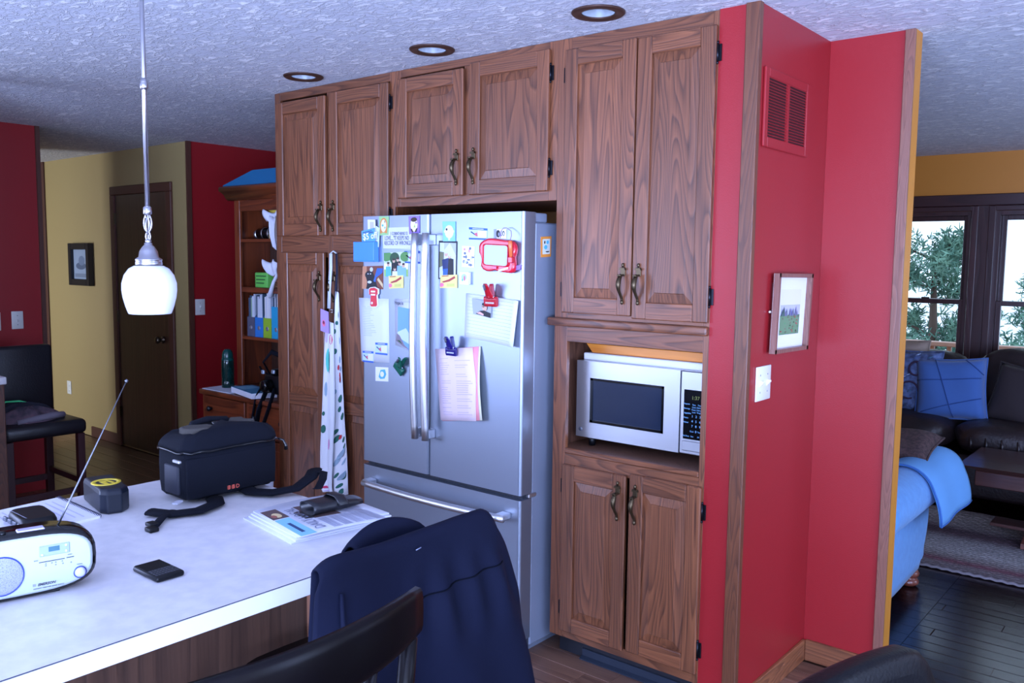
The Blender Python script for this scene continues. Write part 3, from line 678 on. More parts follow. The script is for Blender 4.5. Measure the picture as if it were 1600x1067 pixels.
# pocket with coupons
Q = [(-3.0144,1.6651),(-2.8772,1.6759),(-2.8775,1.5890),(-2.9931,1.5764)]
t = thing('magnetic_pocket', 'blue plastic pocket magnet holding coupons at the fridge top left', 'magnet', (Q[0][0], F, Q[3][1]))
x0, x1 = Q[0][0], Q[1][0]; z0, z1 = (Q[3][1]+Q[2][1])/2, (Q[0][1]+Q[1][1])/2; bl = M('pocket_blue', (70, 140, 222), .25)
mb = MB().box(x0, x1, F-.004, F, z0, z1, .0015).box(x0, x1, F-.030, F-.026, z0+.004, z1, .0015).box(x0, x0+.004, F-.028, F-.002, z0, z1).box(x1-.004, x1, F-.028, F-.002, z0, z1).box(x0, x1, F-.028, F-.002, z0, z0+.005)
mb.build('pocket', bl, t, bev=.002)
flat('coupon', 'blue coupon reading 5 off in the blue pocket magnet', 'coupon', quad_y([(-2.9758,1.7185),(-2.8905,1.7314),(-2.8824,1.6644),(-2.9719,1.6533)], F-.014), flatc('coupon_blue', (88, 158, 222)), [(rect(.1, .72, .9, .78), PNAV), (rect(.1, .83, .8, .88), PNAV)])
cp = bpy.data.objects['coupon']; q = [(-2.9631,1.6703)]; text('$5 off', PWHT, cp, (q[0][0], F-.0165, q[0][1]+.008), .040, rot=(PI/2, -.10, 0), bold=.0008)
flat('card', 'white card standing tallest in the blue pocket magnet', 'card', quad_y([(-2.9411,1.7686),(-2.8903,1.7676),(-2.8866,1.6644),(-2.9374,1.6646)], F-.008), flatc('card_lilac', (222, 220, 238)), [(rect(.3, .5, .8, .9), flatc('card_line', (190, 186, 214)))])
flat('card', 'pale slanted card behind the blue coupon in the pocket', 'card', quad_y([(-2.8946,1.7426),(-2.8654,1.7311),(-2.8699,1.6477),(-2.8993,1.6477)], F-.005), flatc('card_pale', (206, 222, 236)), lines(.2, .8, .2, .8, 5))
# verse sheet
Q = [(-2.8479,1.7313),(-2.6362,1.7337),(-2.6360,1.6399),(-2.8481,1.6424)]
flat('verse_sheet', 'white sheet with a printed verse on the left fridge door', 'paper', quad_y(Q, F), flatc('verse_paper', (206, 210, 224)))
vs_ = bpy.data.objects['verse_sheet']
h = (Q[0][1]-Q[3][1])
for s_, k, xx, sz in (('1 CORINTHIANS 13', .64, .22, .020), ('LOVE....."IT KEEPS NO', .40, .05, .026), ('RECORD OF WRONGS', .16, .04, .026)): text(s_, inkd, vs_, (Q[3][0]+xx*(Q[2][0]-Q[3][0]), F-.0016, Q[3][1]+k*h), sz, sx=.62)
# face magnets
def face_mag(label, pts, base, hair, skin, kind):
    sh = []
    if kind == 'long': sh += [(ell(.5, .52, .40, .40), hair), (rect(.12, .1, .32, .5), hair), (rect(.68, .1, .88, .5), hair), (ell(.5, .50, .30, .34), skin), (ell(.40, .52, .10, .06), PTEA), (ell(.66, .40, .06, .05), PTEA), (rect(.6, .66, .66, .78), PBLK)]
    if kind == 'beard': sh += [(ell(.5, .5, .34, .40), skin), (ell(.5, .80, .30, .13), hair), ([(.14, .3), (.3, .28), (.44, .1), (.3, .06)], hair), ([(.86, .3), (.7, .28), (.56, .1), (.7, .06)], hair), ([(.46, .35), (.62, .35), (.58, .55)], PLIM), (ell(.70, .62, .09, .05), PPUR)]
    if kind == 'bald': sh += [(ell(.52, .48, .36, .34), skin), (rect(.44, .05, .58, .2), skin), (ell(.32, .60, .07, .06), PBLK), (ell(.15, .5, .05, .07), skin), (ell(.88, .5, .05, .07), skin)]
    if kind == 'robot': sh += [(rect(.12, .14, .88, .88), flatc('robot_face', (208, 212, 200))), (ell(.62, .72, .14, .09), PTEA), (ell(.34, .72, .07, .08), PBLK), (ell(.44, .48, .17, .11), PTEA), (ell(.62, .28, .2, .06, 10, PI, 2*PI), PBLK), (rect(.30, .02, .7, .12), PORG)]
    return flat('face_magnet', label, 'magnet', quad_y(pts, F-.0009) if kind != 'robot' else pts, base, sh, thick=.0025)
face_mag('green face magnet with orange hair at the top of the left fridge door', [(-2.8715,1.7817),(-2.8096,1.7803),(-2.8139,1.7004),(-2.8718,1.6982)], flatc('mag_green', (150, 196, 130)), flatc('mag_orange_hair', (214, 130, 60)), PCRM, 'long')
face_mag('purple face magnet with dark hair over the verse sheet corner', [(-2.6857,1.7775),(-2.6200,1.7787),(-2.6198,1.7067),(-2.6817,1.7020)], PPUR, HAIR, PCRM, 'beard')
face_mag('sky blue magnet with a bald face above the couple photograph', [(-2.4854,1.7522),(-2.4134,1.7509),(-2.4128,1.6711),(-2.4813,1.6714)], flatc('mag_sky', (130, 196, 232)), HAIR, flatc('mag_pale', (220, 214, 200)), 'bald')
face_mag('orange robot face magnet on the grey side of the fridge', quad_x([(2.6656,1.6897),(2.7316,1.6940),(2.7296,1.6135),(2.6675,1.6104)], -2.0637), PORG, HAIR, PCRM, 'robot')
# photographs
random.seed(21)
sh = [(rect(0, .55, 1, 1), flatc('foliage_light', (190, 206, 176))), (ell(.1, .85, .25, .22), PGRN), (ell(.45, .75, .2, .25), PDGR), (ell(.88, .8, .2, .2), PGRN), (rect(0, 0, 1, .3), PLIM)]
for u, v, b_ in ((.18, .42, PTEA), (.42, .56, PBLK), (.58, .60, PBLK), (.66, .44, flatc('shirt_blue', (130, 176, 222))), (.82, .36, flatc('shirt_blue', (130, 176, 222))), (.46, .22, flatc('shirt_white', (222, 230, 240)))):
    sh += [([(u-.12, 0), (u+.12, 0), (u+.10, v), (u-.10, v)], b_), (ell(u, v+.09, .055, .085), SKIN), (ell(u, v+.145, .058, .045), HAIR)]
flat('photograph', 'group photograph of people outdoors on the left fridge door', 'photograph', quad_y([(-2.8440,1.6229),(-2.6906,1.6289),(-2.6905,1.5228),(-2.8402,1.5195)], F), PWHT, sh)
flat('photograph', 'photograph of a black dog beside a blue cloth on the left fridge door', 'photograph', quad_y([(-2.9845,1.5622),(-2.8484,1.5670),(-2.8487,1.4632),(-2.9895,1.4617)], F), flatc('photo_rust', (120, 66, 48)),
     [([(0, 0), (.25, 0), (.2, 1), (0, 1)], flatc('photo_sand', (190, 132, 96))), ([(.2, 0), (.75, 0), (.62, .5), (.5, .75), (.3, .8), (.15, .6), (.25, .3)], PBLK), (ell(.32, .62, .19, .17), PBLK), (ell(.34, .42, .10, .20), PBLK), (ell(.36, .30, .10, .06), PLGR), (ell(.28, .66, .03, .025), PLGR), (ell(.40, .66, .03, .025), PLGR), (ell(.44, .85, .08, .1), PLGR),
      ([(.55, .35), (.72, .9), (1.0, .88), (.97, .7), (.68, .5), (.64, .3)], PBLU), ([(.72, .4), (1, .05), (1, .22), (.78, .5)], PTAN)])
sh = [(rect(.06, .03, .94, .95), flatc('photo_day', (206, 214, 228))), ([(.06, .3), (.3, .35), (.3, .7), (.06, .72)], flatc('photo_leaves', (120, 120, 92))), ([(.3, .75), (.6, .95), (.94, .6), (.94, .95), (.3, .95)], flatc('photo_branches', (176, 182, 196))),
      ([(.20, .5), (.62, .55), (.6, .2), (.25, .2)], PNAV), ([(.55, .55), (.82, .5), (.84, .05), (.5, .05)], PBLK), ([(.26, .05), (.5, .05), (.52, .25), (.26, .25)], PBLU), (ell(.42, .64, .09, .06), SKIN), (ell(.60, .58, .09, .06), SKIN), (ell(.62, .62, .09, .05), PLGR), (ell(.42, .69, .08, .03), PLGR)]
flat('photograph', 'tall black bordered photograph of a couple on the right fridge door', 'photograph', quad_y([(-2.5080,1.6742),(-2.4031,1.6711),(-2.4055,1.5290),(-2.5108,1.5161)], F), PBLK, sh)
sh = []
for i in range(16): sh.append((ell(random.uniform(.12, .88), random.uniform(.1, .9), random.uniform(.04, .14), random.uniform(.03, .1), 8), random.choice((PGRY, flatc('photo_slate', (100, 112, 136)), flatc('photo_rose', (214, 150, 160)), PLGR))))
flat('photograph', 'pale speckled photograph card under the printed business card', 'photograph', quad_y([(-2.3782,1.6531),(-2.3087,1.6505),(-2.3112,1.5667),(-2.3774,1.5683)], F), PWHT, sh)
flat('photograph', 'small black and white photograph above the red drawing board', 'photograph', quad_y([(-2.2087,1.7174),(-2.1467,1.7166),(-2.1462,1.6799),(-2.2082,1.6827)], F), PWHT, [(rect(0, 0, .25, 1), PGRY), (ell(.36, .5, .17, .42), PBLK), (ell(.42, .45, .06, .2), PGRY), (ell(.62, .55, .07, .3), PBLK), (ell(.63, .55, .03, .2), PWHT), (ell(.80, .55, .10, .28), PBLK), (ell(.80, .52, .05, .17), PWHT)])
sh = [(ell(.66, .62, .16, .26), HAIR), (ell(.64, .58, .13, .24), SKIN), (ell(.66, .76, .15, .12), PBLK), (ell(.58, .60, .06, .03), PBLK), ([(.15, .05), (.4, .3), (.62, .38), (.98, .3), (.98, .0), (.9, 0)], PBLK), ([(.2, .12), (.4, .24), (.6, .14), (.58, .04), (.3, .08)], flatc('photo_hand', (220, 170, 160)))]
# business cards (same printed design)
def card(label, pts, y=F):
    o = flat('business_card', label, 'card', quad_y(pts, y), flatc('card_sky', (188, 214, 244)), [(rect(0, .82, 1, 1), PBLU), (rect(0, 0, 1, .14), PBLU), (rect(.5, .18, .96, .78), flatc('card_soft', (226, 226, 242))), ([(.08, .62), (.14, .68), (.46, .34), (.42, .28)], PNAV), ([(.3, .5), (.46, .62), (.5, .25), (.36, .35)], flatc('card_red', (204, 96, 110))), (rect(.2, .88, .8, .94), PLGR)])
    return o
card('blue bordered card with a small tool picture left of the black and white photo', [(-2.3405,1.7268),(-2.2419,1.7203),(-2.2446,1.6755),(-2.3400,1.6785)])
card('blue bordered card half hidden behind the left fridge handle', [(-2.7143,1.6316),(-2.6168,1.6319),(-2.6166,1.5782),(-2.7103,1.5798)])
# magnets
def ymag(label, pts): return flat('yellow_magnet', label, 'magnet', quad_y(pts, F-.0009), flatc('mag_yellow', (230, 214, 130)), [([(.1, .5), (.5, .66), (.85, .9), (.9, .75), (.55, .5), (.2, .42)], flatc('mag_maroon', (170, 60, 60))), (ell(.10, .25, .13, .16), PPNK), (rect(.4, .12, .85, .34), flatc('mag_lime', (206, 204, 110))), (rect(.1, .9, .5, .96), flatc('mag_maroon', (170, 60, 60)))], thick=.0025)
ymag('yellow magnet with a red banner under the group photograph', [(-2.8113,1.5230),(-2.7182,1.5277),(-2.7182,1.4728),(-2.8073,1.4673)])
ymag('larger yellow magnet with a red banner under the couple photograph', [(-2.4951,1.5323),(-2.4010,1.5369),(-2.4006,1.4824),(-2.4985,1.4794)])
Q = [(-2.3773,1.5477),(-2.3283,1.5486),(-2.3278,1.4974),(-2.3768,1.4986)]
t = thing('box_magnet', 'small white box magnet with a tiny picture below the speckled photo', 'magnet', (Q[0][0], F, Q[3][1]))
B(Q[0][0], Q[1][0], F-.014, F, Q[3][1], Q[0][1], .001).build('block', PWHT, t)
flat('picture_face', None, None, quad_y(Q, F-.0141), PWHT, [(ell(.5, .6, .3, .26), flatc('mag_tint', (170, 196, 226))), (ell(.56, .5, .08, .22), flatc('card_red', (204, 96, 110))), (ell(.32, .36, .08, .1), PTEA)], parent=t, thick=.0004)
# red opener shaped clip magnet, left
P0 = [(-2.9333,1.4634),(-2.9247,1.4694),(-2.8949,1.4731),(-2.8696,1.4654),(-2.8697,1.4428),(-2.8781,1.4368),(-2.8741,1.3889),(-2.8826,1.3828),(-2.9166,1.3813),(-2.9251,1.3866),(-2.9206,1.4353),(-2.9334,1.4406)]
t = thing('clip_magnet', 'red and white tag shaped clip magnet holding the long letter', 'magnet', (P0[0][0], F, P0[7][1]))
tc_ = Vector((sum(p[0] for p in P0)/12, sum(p[1] for p in P0)/12))
MB().prism(P0, 'Y', F-.010, F-.004).build('clip_back', PWHT, t)
MB().prism([(tc_.x+(p[0]-tc_.x)*.84, tc_.y+(p[1]-tc_.y)*.92) for p in P0], 'Y', F-.0125, F-.0099).build('clip_face', flatc('tag_red', (214, 52, 62)), t)
for i, zz in enumerate((.018, .004)): B(tc_.x-.014, tc_.x+.014, F-.0131, F-.0124, tc_.y+zz, tc_.y+zz+.007).build('label_band', PWHT, t)
MB().lathe([(.0, F-.0132), (.006, F-.0132), (.006, F-.0124)], (tc_.x-.008, 0, tc_.y-.030), 14, 'Y', caps=False).build('eyelet', PWHT, t)
# long letter with two cards
Lq = [(-3.0118,1.4205),(-2.8115,1.4224),(-2.8080,1.1407),(-2.9962,1.1333)]
flat('letter', 'long white letter hanging at the left edge of the fridge', 'letter', quad_y(Lq, F, lambda u, v: .003*math.sin(u*3)), paper, lines(.13, .6, .40, .88, 18, flatc('faint_ink', (172, 182, 198))), nu=4, nv=4, thick=.0006)
card('blue bordered card pinned higher over the long letter', [(-2.8957,1.2254),(-2.8158,1.2282),(-2.8159,1.1744),(-2.8959,1.1737)], F-.0048)
card('blue bordered card pinned at the lower left corner of the long letter', [(-2.9824,1.1814),(-2.9087,1.1842),(-2.9089,1.1324),(-2.9827,1.1319)], F-.0038)
flat('flyer', 'printed flyer with a sky photograph beside the left fridge handle', 'flyer', quad_y([(-2.7746,1.4238),(-2.6707,1.4305),(-2.6704,1.2024),(-2.7708,1.2227)], F, lambda u, v: .004*u), flatc('flyer_paper', (206, 210, 220)), [(rect(.06, .93, .95, .935), ink)]+[([(.16, .10), (1, 0), (1, .80), (.20, .84)], flatc('flyer_sky', (118, 166, 230))), ([(.16, .3), (.7, .42), (1, .3), (1, .12), (.16, .2)], flatc('flyer_cloud', (196, 214, 240))), ([(.04, .10), (.12, .27), (.3, .24), (.6, .08), (.95, .02), (.5, .04)], flatc('flyer_rocks', (130, 118, 130))), ([(.1, .12), (.3, .14), (.5, .07)], PDGR)], nu=2, nv=2)
fq = [(-2.7706,1.3989)]; text('Hope is', inkd, bpy.data.objects['flyer'], (fq[0][0], F-.0065, fq[0][1]+.002), .022, sx=.8)
flat('sticker', 'small white square card with a teal emblem low on the left fridge door', 'card', quad_y([(-2.9007,1.1154),(-2.8163,1.1201),(-2.8165,1.0574),(-2.9010,1.0518)], F), PWHT, [([(.25, .3), (.4, .8), (.75, .85), (.85, .5), (.72, .2), (.4, .15)], PTEA), (ell(.52, .5, .15, .2), PWHT)])
# red drawing board
o = [(-2.2692,1.6525),(-2.2626,1.6650),(-2.2460,1.6749),(-2.2228,1.6822),(-2.1997,1.6820),(-2.1735,1.6794),(-2.1508,1.6768),(-2.1283,1.6743),(-2.1092,1.6742),(-2.0933,1.6668),(-2.0837,1.6547),(-2.0803,1.6403),(-2.0832,1.6234),(-2.0892,1.6088),(-2.0857,1.5846),(-2.0854,1.5653),(-2.0915,1.5530),(-2.1073,1.5479),(-2.1329,1.5498),(-2.1588,1.5518),(-2.1849,1.5587),(-2.2079,1.5534),(-2.2278,1.5530),(-2.2480,1.5601),(-2.2582,1.5725),(-2.2551,1.5976),(-2.2587,1.6125),(-2.2689,1.6275)]
t = thing('drawing_board', 'red wavy framed magnetic drawing board toy on the right fridge door', 'toy', (o[0][0], F, o[20][1]))
rm = M('toy_red', (206, 28, 48), .18, coat=.4)
c_ = Vector((sum(p[0] for p in o)/len(o), sum(p[1] for p in o)/len(o)))
mb = MB()
def ring(s, y): return [(c_.x+(p[0]-c_.x)*s, y, c_.y+(p[1]-c_.y)*s) for p in o]
k = len(o); R_ = [ring(.97, F-.001), ring(1.0, F-.010), ring(.985, F-.020), ring(.92, F-.026), ring(.84, F-.024)]
vs = [p for r_ in R_ for p in r_]
mb.add(vs, [(i*k+j, i*k+(j+1) % k, (i+1)*k+(j+1) % k, (i+1)*k+j) for i in range(4) for j in range(k)], True)
mb.add(R_[4], [list(range(k))], False); mb.add(R_[0], [list(range(k))], False); mb.build('toy_frame', rm, t)
sq = [(-2.2341,1.6574),(-2.1152,1.6524),(-2.1172,1.5745),(-2.2348,1.5803)]
scp = MB(); sc_ = Vector((sum(p[0] for p in sq)/4, sum(p[1] for p in sq)/4))
rr = []
for i in range(4):
    p = Vector(sq[i]); a = Vector(sq[i-1]); b_ = Vector(sq[(i+1) % 4])
    rr += [p+(a-p)*.10, p+(a-p)*.03+(b_-p)*.03, p+(b_-p)*.10]
scp.prism([tuple(v) for v in rr], 'Y', F-.0285, F-.022); so = scp.build('screen', flatc('toy_screen', (176, 184, 206), .3), t)
sb = MB(); n_ = len(rr); ou = [sc_+(v-sc_)*1.09 for v in rr]
vs = [(v.x, F-.029, v.y) for v in rr]+[(v.x, F-.031, v.y) for v in ou]+[(v.x, F-.024, v.y) for v in ou]
sb.add(vs, [(i, (i+1) % n_, n_+(i+1) % n_, n_+i) for i in range(n_)]+[(n_+i, n_+(i+1) % n_, 2*n_+(i+1) % n_, 2*n_+i) for i in range(n_)], False); sb.build('screen_border', rm, t)
p0 = [(-2.0945,1.6714),(-2.0904,1.6087),(-2.0933,1.5942)]
MB().tube([(p0[0][0], F-.037, p0[0][1]), (p0[0][0], F-.037, p0[0][1]-.012), (p0[1][0], F-.037, p0[1][1])], [.007, .0085, .0065], 10).tube([(p0[1][0], F-.037, p0[1][1]), (p0[2][0], F-.036, p0[2][1])], [.006, .002], 10).build('stylus', flatc('stylus_orange', (236, 112, 62), .3), t)
B(p0[1][0]-.010, p0[1][0]+.010, F-.045, F-.026, p0[1][1]-.022, p0[1][1]+.002, .003).build('stylus_holder', rm, t)
cq = [(-2.1028,1.6717),(-2.0968,1.6910),(-2.1066,1.7080),(-2.1290,1.7204),(-2.1450,1.7206),(-2.1577,1.7086),(-2.1606,1.6817)]
cb = MB(); cb.tube([(p[0], F-.018-.010*(i < 2), p[1]) for i, p in enumerate(cq)], .0016, 6); cb.build('cord', PPUR, t)
tq_ = [(-2.1416,1.5717),(-2.0624,1.5801),(-2.0684,1.5631),(-2.1030,1.5577),(-2.1382,1.5546)]
MB().prism(tq_, 'Y', F-.010, F-.004).build('eraser_slide', PPUR, t)
lq = [(-2.1588,1.5567),(-2.1139,1.5672)]; bar_ = MB().prism([(lq[0][0], lq[0][1]-.004), (lq[1][0], lq[1][1]-.004), (lq[1][0], lq[1][1]+.004), (lq[0][0], lq[0][1]+.003)], 'Y', F-.030, F-.022); bar_.build('label_strip', PWHT, t)
B(sc_.x-.01, sc_.x+.006, F-.0325, F-.029, sq[3][1]-.016, sq[3][1]-.008).build('label_tab', PPNK, t)

def bulldog(name, label, loc, m, rotz=0, roty=0, s=1.0, words=None):
    t = bpy.data.objects.new(name, None); COL.objects.link(t); t.empty_display_size = .05; tag(t, label, 'clip', 'bulldog clips on the fridge')
    mw = Matrix.Translation(Vector(loc)) @ Matrix.Rotation(roty, 4, 'Y') @ Matrix.Rotation(rotz, 4, 'Z') @ Matrix.Scale(s, 4)
    t.matrix_world = mw; WORLD[t.name] = mw
    jaw = [(-.001, -.022), (-.010, -.024), (-.013, -.018), (-.016, .004), (-.012, .012), (-.004, .012), (-.001, .002)]
    a = MB().prism([(y, z) for y, z in jaw], 'X', -.029, .029); a.build('jaw', m, t, local=True, bev=.002)
    def lever(y0, y1, nm, w0, w1):
        mb = MB(); n_ = 9
        for i in range(n_):
            pass
        pts = [(0, y0+(y1-y0)*i/8, .006+.050*i/8) for i in range(9)]
        rs = [w0+(w1-w0)*min(1, i/6) for i in range(9)]; rs[8] *= .72
        mb.tube(pts, rs, 12, flat=(1, .32)); o_ = mb.build(nm, m, t, local=True)
    lever(-.012, -.040, 'front_lever', .020, .012); lever(-.004, -.006, 'back_lever', .020, .013)
    MB().tube([(-.018, -.012, .010), (.018, -.012, .010)], .005, 8).build('spring', chrome, t, local=True)
    MB().tube([(0, -.0395, .034), (0, -.0475, .052)], [.006, .007], 8, flat=(1, .3)).build('thumb_pad', M('clip_pad', (96, 96, 104), .5), t, local=True)
    if words:
        mb = MB()
        for k in range(9): mb.box(-.020+k*.0044, -.0168+k*.0044, -.0146, -.0128, -.013, -.008)
        mb.build('printed_strip', PLGR, t, local=True)
    return t
cred, cnav, cgrn = M('clip_red', (176, 20, 34), .25, coat=.3), M('clip_navy', (28, 24, 104), .25, coat=.3), M('clip_green', (10, 92, 72), .25, coat=.3)
# lined list and portrait under the red clip
Q = [(-2.3508,1.4634),(-2.0682,1.4437),(-2.0875,1.2628),(-2.3526,1.2873)]
lst = flat('handwritten_list', 'white lined sheet held by the red clip on the right fridge door', 'paper', quad_y(Q, F, lambda u, v: .004+.010*(1-v)*abs(u-.5)*1.2+(.02*(u-.85)*4 if u > .85 else 0)), paper, [], nu=8, nv=6, thick=.0006)
sh2 = []
for i in range(13):
    v = .93-i*.068; sh2.append((rect(.03, v, .97 if i % 3 else .6, v+.006), flatc('faint_ink', (172, 182, 198))))
mbq = lst
flat('photograph', 'portrait photograph of a man in a dark coat tucked over the lined sheet', 'photograph', quad_y([(-2.3067,1.4447),(-2.2018,1.4337),(-2.2043,1.3708),(-2.2992,1.3838)], F-.0165), PGRY, [(rect(0, 0, 1, 1), flatc('photo_backdrop', (160, 166, 172)))]+sh)
for i in range(12):
    v = .93-i*.076; f_ = quad_y(Q, F, lambda u, v: .0048+.010*(1-v)*abs(u-.5)*1.2+(.02*(u-.85)*4 if u > .85 else 0))
    mb = MB(); us = [.04+.86*j/6 for j in range(7)]
    mb.add([f_(u, v-.02*0, .0012) for u in us]+[f_(u, v+.007, .0012) for u in us], [(j, j+1, 8+j, 7+j) for j in range(6)], False)
    mb.build('ruled_line', flatc('faint_ink', (172, 182, 198)), lst)
q = [(-2.2019,1.4387)]; bulldog('bulldog_clip', 'red bulldog clip holding the lined sheet and portrait', (q[0][0], F-.013, q[0][1]+.004), cred, s=1.12, words=1)
# pink papers under the navy clip
Q = [(-2.5229,1.2169),(-2.2826,1.2483),(-2.2145,0.9665),(-2.4839,0.9318)]
def pinkf(y): return lambda u, v: y+.020*(1-v)*(.4+.6*u)+.012*math.sin(v*3)*u
Qy = [(-2.4490,1.2306),(-2.2690,1.2544),(-2.2416,0.9604),(-2.4031,0.9395)]; Qp = [(-2.5154,1.2202),(-2.2758,1.2539),(-2.2518,0.9591),(-2.4690,0.9283)]
flat('paper_sheet', 'pale yellow sheet at the back of the papers in the navy clip', 'paper', quad_y(Qy, F, pinkf(.002)), flatc('sheet_cream', (226, 224, 200)), nu=4, nv=6, thick=.0006)
flat('paper_sheet', 'bright pink sheet between the pages in the navy clip', 'paper', quad_y(Qp, F, pinkf(.006)), flatc('sheet_pink', (238, 150, 160)), nu=4, nv=6, thick=.0006)
Q = [(-2.5180,1.2257),(-2.3091,1.2441),(-2.2749,0.9542),(-2.4753,0.9309)]
Qf = [(-2.5180,1.2257),(-2.3057,1.2469),(-2.2665,1.1238),(-2.2680,0.9551),(-2.4753,0.9309)]
flat('paper_sheet', 'pale pink printed form on top of the papers in the navy clip', 'paper', lambda u, v, d: quad_y([Qf[0], (Qf[1][0]+(Qf[2][0]-Qf[1][0])*min(1, (1-v)*2.3), Qf[1][1]), (Qf[1][0]+(Qf[2][0]-Qf[1][0])*min(1, (1-v)*2.3), Qf[3][1]), Qf[4]], F, pinkf(.010))(u, v, d), flatc('form_pink', (228, 206, 214)), [], nu=4, nv=8, thick=.0006)
fo = [o_ for o_ in bpy.data.objects if o_.name.startswith('paper_sheet')][-1]
f_ = lambda u, v, d: quad_y([Qf[0], (Qf[1][0]+(Qf[2][0]-Qf[1][0])*min(1, (1-v)*2.3), Qf[1][1]), (Qf[1][0]+(Qf[2][0]-Qf[1][0])*min(1, (1-v)*2.3), Qf[3][1]), Qf[4]], F, pinkf(.0102))(u, v, d)
mb = MB(); random.seed(5)
for i in range(26):
    v = .86-i*.031
    for a, b_ in ((.10, .36), (.50, .92)):
        if random.random() < .78: us = [a, (a+b_)/2, a+(b_-a)*random.uniform(.6, 1)]; mb.add([f_(u, v, .0012) for u in us]+[f_(u, v+.007, .0012) for u in us], [(0, 1, 4, 3), (1, 2, 5, 4)], False)
mb.build('form_print', flatc('form_ink', (190, 172, 196)), fo)['kind'] = 'stuff'
q = [(-2.4020,1.2273)]; bulldog('bulldog_clip', 'navy blue bulldog clip holding the pink papers', (q[0][0], F-.026, q[0][1]+.004), cnav, s=1.0, words=1)
q = [(-2.7357,1.1282)]; bulldog('bulldog_clip', 'green bulldog clip holding nothing beside the left fridge handle', (q[0][0], F-.001, q[0][1]), cgrn, s=1.05, roty=R(40))

# ------------------------------------------------------------------ floral apron on the pantry door
YA = 2.672
top = [(-3.3466,1.6223),(-3.3175,1.6193)]; bib = [(-3.4043,1.3492),(-3.3452,1.3363),(-3.3416,1.2298),(-3.4058,1.2416)]
t = thing('apron', 'white floral apron hung by its neck strap on the pantry door', 'apron', (-3.35, YA, .7))
st_ = [(-3.3416,1.6192),(-3.3425,1.5450),(-3.3535,1.4516),(-3.3596,1.3514)]; st2 = [(-3.3225,1.6194),(-3.3187,1.5299),(-3.3295,1.4366),(-3.3405,1.3269)]
mb = MB()
def ribbon(mb, pts, w, ax=(1, 0, 0), th=.0015):
    ax = Vector(ax); vs = []
    for p in pts: p = Vector(p); vs += [p-ax*w/2, p+ax*w/2]
    mb.add(vs, [(2*i, 2*i+1, 2*i+3, 2*i+2) for i in range(len(pts)-1)], True)
ribbon(mb, [(p[0]-.004, 2.664, p[1]) for p in st_], .022); mb.build('neck_strap', flatc('strap_white', (214, 222, 230), .8), t, solid=.003)
mb = MB(); ribbon(mb, [(p[0]+.004, 2.676, p[1]) for p in st2], .013); mb.build('strap_lining', flatc('strap_navy', (22, 26, 50), .8), t, solid=.003)
MB().tube([(st_[0][0]-.006, 2.664, st_[0][1]), (st_[0][0]+.004, 2.672, st_[0][1]+.012), (st2[0][0], 2.680, st2[0][1])], .006, 8, flat=(1.4, .5)).build('strap_fold', flatc('strap_white', (214, 222, 230), .8), t)
bk = [(-3.3447,1.3461)]; MB().tube([(bk[0][0]-.012, 2.660, bk[0][1]), (bk[0][0]+.012, 2.660, bk[0][1]), (bk[0][0]+.012, 2.660, bk[0][1]-.012), (bk[0][0]-.012, 2.660, bk[0][1]-.012)], .002, 6, closed=True).build('strap_buckle', chrome, t)
def cloth(edges_l, edges_r, y, amp, ph, waves):
    """hanging panel between two edge polylines (x,z)"""
    def ev(e, v):
        k = v*(len(e)-1); i = min(int(k), len(e)-2); f = k-i
        return (e[i][0]*(1-f)+e[i+1][0]*f, e[i][1]*(1-f)+e[i+1][1]*f)
    def fn(u, v, d=0):
        a, b_ = ev(edges_l, 1-v), ev(edges_r, 1-v)
        return (a[0]*(1-u)+b_[0]*u, y-d-amp*(.35+.65*(1-v))*(1+math.sin(u*waves*PI+ph+v*1.2))/2, a[1]*(1-u)+b_[1]*u)
    return fn
aw = flatc('apron_cotton', (228, 230, 236), .85); GR1 = flatc('apron_leaf', (44, 104, 92), .85); GR2 = flatc('apron_leaf_pale', (150, 176, 196), .85); RO = flatc('apron_rose', (206, 60, 100), .85); BE = flatc('apron_berry', (196, 44, 60), .85); TU = flatc('apron_turquoise', (90, 206, 190), .85); LI = flatc('apron_lilac', (196, 180, 232), .85)
random.seed(9)
el = [(-3.3244,1.4369),(-3.3365,1.2335),(-3.3494,0.9798),(-3.3526,0.7235),(-3.3499,0.5301),(-3.3414,0.4081)]; er = [(-3.3003,1.4284),(-3.2879,1.2366),(-3.2709,1.0192),(-3.2538,0.8007),(-3.2360,0.6449),(-3.2282,0.4487)]
sh = []
for i in range(22):
    u, v = random.uniform(.15, .85), .03+.9*i/22; a = random.uniform(0, PI)
    sh.append((ell(u, v, random.uniform(.12, .22), random.uniform(.010, .018), 10), random.choice((GR1, GR1, GR2, GR1))))
for v in (.62, .655, .60, .35): sh.append((ell(random.uniform(.5, .8), v, .10, .012, 8), BE))
for v in (.12, .25): sh.append((ell(.6, v, .3, .018, 12), GR2))
flat('back_panel', None, None, cloth(el, er, 2.681, .020, .6, 2.0), aw, sh, nu=8, nv=16, parent=t, thick=.002, step=.0005)
el = [(-3.3834,1.2943),(-3.3960,1.1038),(-3.4096,0.8466),(-3.4225,0.6506),(-3.4202,0.4550),(-3.3951,0.4334)]; er = [(-3.3246,1.2819),(-3.3218,1.1100),(-3.3150,0.8581),(-3.3271,0.6650),(-3.3344,0.4705),(-3.3248,0.4398)]
sh = [(ell(.35, .80, .22, .055, 14), TU), (ell(.55, .79, .12, .05, 10), GR1), (ell(.75, .905, .18, .028, 8), RO), (ell(.28, .17, .28, .035, 10), RO), (ell(.12, .50, .14, .022, 10), GR1), (ell(.7, .42, .10, .03, 8), flatc('apron_petal', (214, 140, 190), .85)), (ell(.15, .92, .12, .04, 8), LI), (ell(.3, .05, .2, .02, 8), LI), (ell(.2, .68, .10, .03, 8), GR2), (ell(.1, .58, .08, .012, 8), GR1)]
